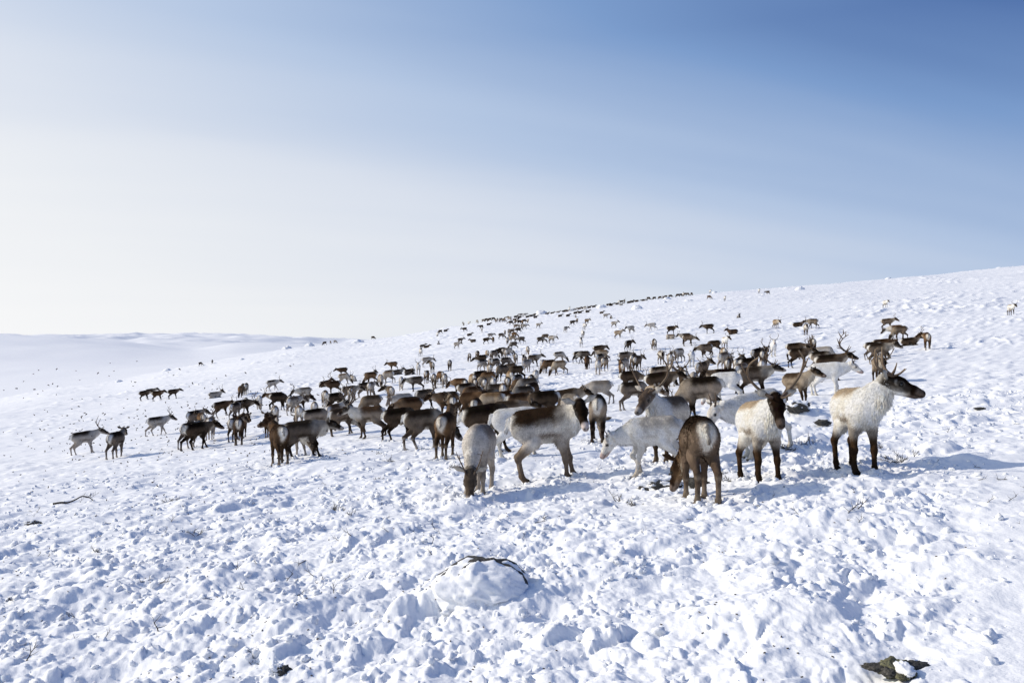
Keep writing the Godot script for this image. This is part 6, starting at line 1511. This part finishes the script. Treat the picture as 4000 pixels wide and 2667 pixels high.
func build_herd() -> void:
	var wanted := {}
	var painted := {}
	for h in HERD + FAR_HERD:
		var f: float = h[3]
		var lv := 0 if f < 15.0 else (1 if f < 30.0 else (2 if f < 80.0 else 3))
		var key := "%s #%d" % [h[1], lv]
		if not wanted.has(key):
			wanted[key] = true
			geo_jobs.append([h[1], [0.0165, 0.0235, 0.035, 0.046][lv], [0.0085, 0.013, 0.020, 0.029][lv], key])
		var pk := key + "|" + str(h[0])
		if not painted.has(pk):
			painted[pk] = true
			paint_jobs.append([key, h[0], pk, lv])
	WorkerThreadPool.wait_for_group_task_completion(WorkerThreadPool.add_group_task(geo_job, geo_jobs.size()))
	WorkerThreadPool.wait_for_group_task_completion(WorkerThreadPool.add_group_task(paint_job, paint_jobs.size()))
	var meshes := {}
	var tris := 0
	for job in paint_jobs:
		var a: Array = paint_done[job[2]]
		var arr := []
		arr.resize(Mesh.ARRAY_MAX)
		arr[Mesh.ARRAY_VERTEX] = a[0]
		arr[Mesh.ARRAY_NORMAL] = a[1]
		arr[Mesh.ARRAY_COLOR] = a[2]
		arr[Mesh.ARRAY_INDEX] = a[3]
		tris += (a[3] as PackedInt32Array).size() / 3
		var m := ArrayMesh.new()
		m.add_surface_from_arrays(Mesh.PRIMITIVE_TRIANGLES, arr)
		meshes[job[2]] = m
	print(geo_jobs.size(), " shapes, ", paint_jobs.size(), " coats, ", tris, " triangles, ", HERD.size(), " animals")
	var ball := SphereMesh.new()
	ball.radius = 0.5
	ball.height = 1.0
	ball.radial_segments = 12
	ball.rings = 6
	for h in HERD:
		reindeer(h, meshes, ball)
	var st := SurfaceTool.new()
	for h in FAR_HERD:
		var key := "%s #3|%s" % [h[1], h[0]]
		if not meshes.has(key):
			key = "%s #2|%s" % [h[1], h[0]]
		st.append_from(meshes[key], 0, stance(h))
	# snow kicked up round the nearer hooves
	var rng := RandomNumberGenerator.new()
	rng.seed = 41
	var kicked := []
	for h in HERD:
		if h[3] > 24.0 or (h[1] as String).begins_with("l"):
			continue
		var tf := stance(h)
		var legs: Array = pose_of(h[1]).legs
		for k in 4:
			var foot := tf * Vector3((0.30 if k < 2 else -0.36) + float(legs[k]), 0, 0.10 if k % 2 == 1 else -0.10)
			for n in 16:
				var a := rng.randf() * TAU
				var r := rng.randf_range(0.05, 0.16)
				var p := foot + Vector3(cos(a) * r, 0, sin(a) * r)
				var s: float = rng.randf_range(0.008, 0.03) * (1.0 + 0.03 * float(h[3]))
				p.y = swell(p.x, -p.z) + relief(p.x, -p.z) + s * 0.25
				kicked.append(Transform3D(spin(rng, Vector3(s * 1.3, s * 0.8, s)), p))
	scatter("kicked_snow", "crumbs of snow kicked up round the hooves", lump_mesh(260, 0.5), snow, kicked)
	var band := MeshInstance3D.new()
	band.name = "far_reindeer_band"
	band.mesh = st.commit()
	band.material_override = fur
	band.set_meta("kind", "stuff")
	band.set_meta("label", "tiny far reindeer strung along the skyline")
	add_child(band)


func stance(h: Array) -> Transform3D:
	var f: float = h[3]
	var yaw := deg_to_rad(h[4])
	var sc: float = h[5]
	# stand on the mean of the snow under the feet, tipped to the slope
	var fw := Vector3(cos(yaw), 0, -sin(yaw))
	var x: float = h[2]
	var y0 := swell(x, f)
	var ahead := swell(x + fw.x * 0.33 * sc, f - fw.z * 0.33 * sc)
	var behind := swell(x - fw.x * 0.33 * sc, f + fw.z * 0.33 * sc)
	var tilt := atan2(ahead - behind, 0.66 * sc)
	var b := Basis(Vector3.UP, yaw) * Basis(Vector3(0, 0, 1), clampf(tilt, -0.25, 0.25)) * Basis.from_scale(Vector3(sc, sc, sc))
	return Transform3D(b, Vector3(x, (ahead + behind + y0) / 3.0 - 0.03 - 0.02 * broken(x, f), -f))


func reindeer(h: Array, meshes: Dictionary, ball: SphereMesh) -> void:
	var f: float = h[3]
	var lv := 0 if f < 15.0 else (1 if f < 30.0 else (2 if f < 80.0 else 3))
	var o := Node3D.new()
	o.name = numbered("reindeer")
	o.transform = stance(h)
	tag(o, h[7], "reindeer", "reindeer of the herd on the snow slope")
	add_child(o)
	var body := MeshInstance3D.new()
	body.name = "body"
	body.mesh = meshes["%s #%d|%s" % [h[1], lv, h[0]]]
	body.material_override = fur
	o.add_child(body, true)
	var p := pose_of(h[1])
	var hf := head_frame(p)
	var hd: Vector3 = hf[6]
	var hu: Vector3 = hf[7]
	var hl: Vector3 = hf[8]
	var at: Vector3 = hf[5]
	if h[6] != "":
		# the antler is laid out for a head carried 30 degrees below level
		var c := cos(deg_to_rad(30.0))
		var s := sin(deg_to_rad(30.0))
		var lx := hd * c + hu * s
		var ly := hu * c - hd * s
		var kind: String = (h[6] as String).get_slice(" ", 0)
		var big := float((h[6] as String).get_slice(" ", 1)) if " " in h[6] else 1.0
		var thick := 1.3 if lv == 0 else 1.45
		for side in [-1.0, 1.0]:
			var an := MeshInstance3D.new()
			an.name = "antler"
			an.mesh = antler_mesh(kind, side, 7 if lv < 2 else 4, lv == 0 and kind != "a1", thick)
			an.material_override = horn
			an.basis = Basis(lx, ly, hl) * Basis.from_scale(Vector3(big, big, big))
			an.position = at + (hd * 0.035 + hu * 0.07 + hl * (0.04 * side)) * HEAD
			o.add_child(an, true)
	if lv < 2:
		for side in [-1.0, 1.0]:
			var e := MeshInstance3D.new()
			e.name = "eye"
			e.mesh = ball
			e.material_override = eye_mat
			e.scale = Vector3(0.042, 0.042, 0.042)
			e.position = at + (hd * 0.128 + hu * 0.012 + hl * (0.066 * side)) * HEAD
			o.add_child(e, true)


# ---------- loose snow, rocks, heather, feed ----------

func lump_mesh(seed_: int, rough: float, rings := 7, segs := 10) -> ArrayMesh:
	var n := FastNoiseLite.new()
	n.seed = seed_
	n.frequency = 1.0
	n.fractal_octaves = 2
	var st := SurfaceTool.new()
	st.begin(Mesh.PRIMITIVE_TRIANGLES)
	var grid := []
	for i in rings + 1:
		var th := PI * i / rings
		for j in segs:
			var ph := TAU * j / segs
			var d := Vector3(sin(th) * cos(ph), cos(th), sin(th) * sin(ph))
			var r := 1.0 + rough * n.get_noise_3dv(d * 1.1) + rough * 0.5 * n.get_noise_3dv(d * 2.7 + Vector3(9, 0, 0))
			grid.append(d * r * Vector3(1, 0.8, 1))
	for v in grid:
		st.add_vertex(v)
	for i in rings:
		for j in segs:
			var a := i * segs + j
			var b := i * segs + (j + 1) % segs
			for k in [a, b, a + segs, b, b + segs, a + segs]:
				st.add_index(k)
	st.generate_normals()
	return st.commit()


func scatter(called: String, label: String, mesh: Mesh, mat: Material, list: Array) -> void:
	var mm := MultiMesh.new()
	mm.transform_format = MultiMesh.TRANSFORM_3D
	mm.mesh = mesh
	mm.instance_count = list.size()
	for i in list.size():
		mm.set_instance_transform(i, list[i])
	var o := MultiMeshInstance3D.new()
	o.name = numbered(called)
	o.multimesh = mm
	o.material_override = mat
	o.set_meta("kind", "stuff")
	o.set_meta("label", label)
	add_child(o)


func spin(rng: RandomNumberGenerator, s: Vector3) -> Basis:
	return Basis(Vector3.UP, rng.randf() * TAU) * Basis(Vector3.RIGHT, rng.randf_range(-0.7, 0.7)) * Basis(Vector3.BACK, rng.randf_range(-0.7, 0.7)) * Basis.from_scale(s)


func build_snow_lumps() -> void:
	var rng := RandomNumberGenerator.new()
	rng.seed = 77
	var lists := [[], [], [], [], []]
	for i in 60000:
		var r := 2.4 * pow(11.0, sqrt(rng.randf()))
		if r > 24.0:
			continue
		var a := deg_to_rad(rng.randf_range(-46.0, 46.0))
		var x := r * sin(a)
		var f := r * cos(a)
		var t := broken(x, f)
		var drift := mid.get_noise_2d(x * 0.8 + 5.0, f * 0.8) * 0.5 + 0.5
		if rng.randf() > t * (0.08 + 0.9 * drift * drift * drift):
			continue
		var s := 0.005 + 0.035 * pow(rng.randf(), 4.0)
		s *= 0.8 + r * 0.022
		var y := swell(x, f) + relief(x, f)
		lists[i % 5].append(Transform3D(spin(rng, Vector3(s * rng.randf_range(0.8, 1.5), s * rng.randf_range(0.7, 1.1), s)), Vector3(x, y + s * 0.25, -f)))
	for k in 5:
		scatter("snow_clods", "loose lumps of broken snow crust", lump_mesh(200 + k, 0.55), snow, lists[k])


func rock_shape(seed_: int, size: Vector3, rough: float, rings := 20, segs := 28) -> ArrayMesh:
	var n := FastNoiseLite.new()
	n.seed = seed_
	n.frequency = 1.0
	n.fractal_octaves = 4
	var st := SurfaceTool.new()
	st.begin(Mesh.PRIMITIVE_TRIANGLES)
	for i in rings + 1:
		var th := PI * i / rings
		for j in segs:
			var ph := TAU * j / segs
			var d := Vector3(sin(th) * cos(ph), cos(th), sin(th) * sin(ph))
			st.add_vertex(d * size * (1.0 + rough * n.get_noise_3dv(d * 1.6)))
	for i in rings:
		for j in segs:
			var a := i * segs + j
			var b := i * segs + (j + 1) % segs
			for k in [a, b, a + segs, b, b + segs, a + segs]:
				st.add_index(k)
	st.generate_normals()
	return st.commit()


# the same shape, its snow crumbled and hollowed
func cap_shape(seed_: int, size: Vector3, rough: float) -> ArrayMesh:
	var n := FastNoiseLite.new()
	n.seed = seed_
	n.frequency = 1.0
	n.fractal_octaves = 4
	var st := SurfaceTool.new()
	st.begin(Mesh.PRIMITIVE_TRIANGLES)
	var rings := 50
	var segs := 90
	for i in rings + 1:
		var th := PI * i / rings
		for j in segs:
			var ph := TAU * j / segs
			var d := Vector3(sin(th) * cos(ph), cos(th), sin(th) * sin(ph))
			var low := smoothstep(0.75, 0.2, d.y) * smoothstep(-0.5, 0.4, d.z + d.x)
			var p := d * size * (1.0 + rough * n.get_noise_3dv(d * 1.6))
			var lumpy := lump(1, p.x * 1.1 + 4.0, (p.z + p.y) * 1.1) * 0.045 + lump(2, p.x + 9.0, p.z + p.y) * 0.03 - 0.015
			p += d * (lumpy * low + 0.012 * n.get_noise_3dv(d * 5.0) - 0.03 * low * maxf(0.0, n.get_noise_3dv(d * 2.3 + Vector3(5, 5, 5)) * 2.0))
			st.add_vertex(p)
	for i in rings:
		for j in segs:
			var a := i * segs + j
			var b := i * segs + (j + 1) % segs
			for k in [a, b, a + segs, b, b + segs, a + segs]:
				st.add_index(k)
	st.generate_normals()
	return st.commit()


func piece(called: String, mesh: Mesh, mat: Material, parent: Node3D, at := Vector3.ZERO, turn := 0.0) -> MeshInstance3D:
	var m := MeshInstance3D.new()
	m.name = called
	m.mesh = mesh
	m.material_override = mat
	m.position = at
	m.rotation.y = turn
	parent.add_child(m, true)
	return m


func thing(called: String, label: String, category: String, x: float, f: float, group := "", sink := 0.0) -> Node3D:
	var o := Node3D.new()
	o.name = numbered(called)
	o.position = Vector3(x, swell(x, f) - sink, -f)
	tag(o, label, category, group)
	add_child(o)
	return o


func build_rocks() -> void:
	# the snow-laden boulder in front of the herd: bare dark stone shows along its crown
	var o := thing("boulder", "rounded boulder buried under snow with a dark bare rim along its crown", "boulder", BOULDER[0], BOULDER[1], "", 0.07)
	piece("rock", rock_shape(31, Vector3(0.33, 0.20, 0.24), 0.22, 26, 40), rock_mat, o)
	piece("snow_cap", cap_shape(31, Vector3(0.338, 0.197, 0.25), 0.22), snow, o, Vector3(0.0, -0.002, 0.045))
	# lichen-grown stone by the lower edge
	o = thing("lichen_rock", "low stone crusted with green and black lichen poking out of smooth snow", "rock", LICHEN[0], LICHEN[1], "", 0.0)
	var lichen := flat_mat(Color(1, 1, 1), 0.95)
	lichen.albedo_texture = noise_tex(512, 0.018, 5, 19, Color(0.10, 0.09, 0.08), Color(0.66, 0.66, 0.50))
	lichen.uv1_triplanar = true
	lichen.uv1_scale = Vector3(3, 3, 3)
	lichen.normal_enabled = true
	lichen.normal_texture = noise_tex(512, 0.06, 5, 20, Color.BLACK, Color.WHITE, true, 16.0)
	piece("rock", rock_shape(41, Vector3(0.075, 0.040, 0.068), 0.5, 26, 36), lichen, o, Vector3(0.000, -0.006, 0.000))
	piece("rock", rock_shape(42, Vector3(0.085, 0.018, 0.037), 0.5, 20, 30), rock_mat, o, Vector3(0.096, 0.000, -0.016), 0.1)
	piece("rock", rock_shape(43, Vector3(0.062, 0.018, 0.031), 0.6, 20, 30), rock_mat, o, Vector3(-0.079, -0.002, 0.000), -0.3)
	piece("rock", rock_shape(44, Vector3(0.029, 0.020, 0.047), 0.6), rock_mat, o, Vector3(-0.048, -0.004, 0.047), 0.3)
	piece("rock", rock_shape(45, Vector3(0.019, 0.020, 0.052), 0.6), lichen, o, Vector3(0.053, 0.000, 0.057), -0.2)
	piece("rock", rock_shape(46, Vector3(0.029, 0.014, 0.026), 0.6), lichen, o, Vector3(-0.011, -0.004, 0.104), 0.5)
	piece("snow_cap", rock_shape(47, Vector3(0.042, 0.028, 0.068), 0.35), snow, o, Vector3(0.019, 0.014, 0.057), -0.15)
	for r in ROCKS:
		o = thing(r[0], r[1], "rock", r[2], r[3], "", 0.0)
		piece("rock", rock_shape(r[8], Vector3(r[4], r[5], r[6]), 0.55), rock_mat, o, Vector3(0, r[7], 0))
		if r[9] > 0.0:
			piece("snow_cap", cap_shape(int(r[8]), Vector3(r[4] * 0.98, r[5] * 0.8, r[6] * 0.94), 0.55), snow, o, Vector3(-0.03, r[7] + r[5] * 0.3 * r[9], -r[6] * 0.12))
	for r in DRIFTS:
		o = thing("snow_mound", r[0], "snow mound", r[1], r[2], "snow-covered stones on the slope", 0.05)
		piece("snow_cap", rock_shape(int(r[5]), Vector3(r[3], r[4], r[3] * 0.7), 0.45, 14, 22), snow, o)


func twig(st: SurfaceTool, rng: RandomNumberGenerator, from: Vector3, dir: Vector3, length: float, r: float, depth: int) -> void:
	var pts := [from]
	var d := dir
	for i in 4:
		d = (d + Vector3(rng.randf_range(-0.45, 0.45), rng.randf_range(-0.25, 0.3), rng.randf_range(-0.45, 0.45))).normalized()
		pts.append((pts[-1] as Vector3) + d * length / 4.0)
	tube(st, pts, r, r * 0.35, 5, Color(0.035, 0.026, 0.019), Color(0.06, 0.04, 0.025))
	if depth > 0:
		for i in [1, 2, 3]:
			var s := Vector3(rng.randf_range(-1, 1), rng.randf_range(0.1, 0.8), rng.randf_range(-1, 1)).normalized()
			twig(st, rng, pts[i], (d + s).normalized(), length * 0.55, r * 0.6, depth - 1)


func build_litter() -> void:
	var rng := RandomNumberGenerator.new()
	rng.seed = 5
	# heather and crowberry stems that break through the crust
	for t in TUFTS:
		var o := thing("heather_tuft", t[0], "heather", t[1], t[2], "dark heather stems in the snow", 0.01)
		o.position.y += maxf(relief(t[1], t[2]), -0.02)
		var count: int = t[4]
		for i in count:
			var st := SurfaceTool.new()
			st.begin(Mesh.PRIMITIVE_TRIANGLES)
			var a := rng.randf() * TAU
			var flat: float = t[5]
			twig(st, rng, Vector3(rng.randf_range(-0.5, 0.5), 0, rng.randf_range(-0.25, 0.25)) * t[3], Vector3(cos(a), flat, sin(a)).normalized(), t[3] * rng.randf_range(0.5, 1.0), t[3] * 0.022 + 0.0015, 2)
			piece("stem", st.commit(), twig_mat, o)
	# one bare root
	var o := thing("bare_root", "bent black root lying on the snow crust near three small heather tufts", "root", ROOT[0], ROOT[1], "", -0.015)
	var rs := SurfaceTool.new()
	rs.begin(Mesh.PRIMITIVE_TRIANGLES)
	tube(rs, bend([Vector3(-0.30, 0.0, 0.10), Vector3(-0.16, 0.02, 0.08), Vector3(-0.06, 0.01, 0.03), Vector3(0.04, 0.05, -0.03), Vector3(0.13, 0.10, -0.10), Vector3(0.26, 0.07, -0.12), Vector3(0.34, 0.02, -0.10)], 24), 0.020, 0.007, 7, Color(0.035, 0.03, 0.026), Color(0.05, 0.04, 0.03))
	piece("stem", rs.commit(), twig_mat, o)
	for i in 5:
		var st := SurfaceTool.new()
		st.begin(Mesh.PRIMITIVE_TRIANGLES)
		twig(st, rng, Vector3(0.1 + 0.05 * i, 0.08, -0.1), Vector3(1, 0.2, rng.randf_range(-0.5, 0.5)).normalized(), 0.16, 0.004, 1)
		piece("twig", st.commit(), twig_mat, o)
	# feed pellets: thrown ones still in the air on the downhill side, the others strewn over the snow
	var pel := CylinderMesh.new()
	pel.top_radius = 0.0038
	pel.bottom_radius = 0.0038
	pel.height = 0.016
	pel.radial_segments = 8
	pel.rings = 1
	var pm := flat_mat(Color(0.045, 0.028, 0.016), 0.9)
	var air := []
	while air.size() < 440:
		var z := rng.randf_range(6.0, 11.0)
		var px := rng.randfn(-0.44, 0.13)
		var py := rng.randfn(-0.118, 0.045)
		if px < -0.72 or px > -0.02 or py > -0.02 or py < -0.3:
			continue
		var at := Vector3(px * z, EYE + py * z, -z)
		if at.y < swell(at.x, z) + 0.05:
			continue
		air.append(Transform3D(Basis.from_euler(Vector3(rng.randf() * TAU, rng.randf() * TAU, rng.randf() * TAU)), at))
	scatter("flying_feed_pellets", "brown feed pellets thrown through the air", pel, pm, air)
	var lie := []
	for i in 2600:
		var r := 2.4 * pow(6.0, rng.randf())
		var a := deg_to_rad(rng.randf_range(-38.0, 30.0))
		var x := r * sin(a)
		var f := r * cos(a)
		var dense := soft.get_noise_2d(x * 0.55 + 90.0, f * 0.55) * 1.4 + 0.18 - maxf(0.0, a) * 0.55
		if rng.randf() > dense:
			continue
		var y := swell(x, f) + relief(x, f)
		var s := 0.8 if r < 8.0 else 1.1
		lie.append(Transform3D(Basis(Vector3.UP, rng.randf() * TAU) * Basis(Vector3.RIGHT, PI / 2 + rng.randf_range(-0.5, 0.5)) * Basis.from_scale(Vector3(s, s, s)), Vector3(x, y + 0.004, -f)))
	scatter("strewn_feed_pellets", "brown feed pellets strewn over the trampled snow", pel, pm, lie)
	var bits := []
	for i in 700:
		var r := 5.0 * pow(5.0, rng.randf())
		var a := deg_to_rad(rng.randf_range(-36.0, 34.0))
		var x := r * sin(a)
		var f := r * cos(a)
		if rng.randf() > soft.get_noise_2d(x * 0.3 + 20.0, f * 0.3) * 1.5 + 0.1:
			continue
		bits.append(Transform3D(spin(rng, Vector3.ONE * rng.randf_range(0.6, 1.5)), Vector3(x, swell(x, f) + relief(x, f), -f)))
	var bs := SurfaceTool.new()
	bs.begin(Mesh.PRIMITIVE_TRIANGLES)
	twig(bs, rng, Vector3.ZERO, Vector3(1, 0.2, 0), 0.09, 0.003, 1)
	scatter("plant_scraps", "scraps of dark heather strewn over the snow", bs.commit(), twig_mat, bits)
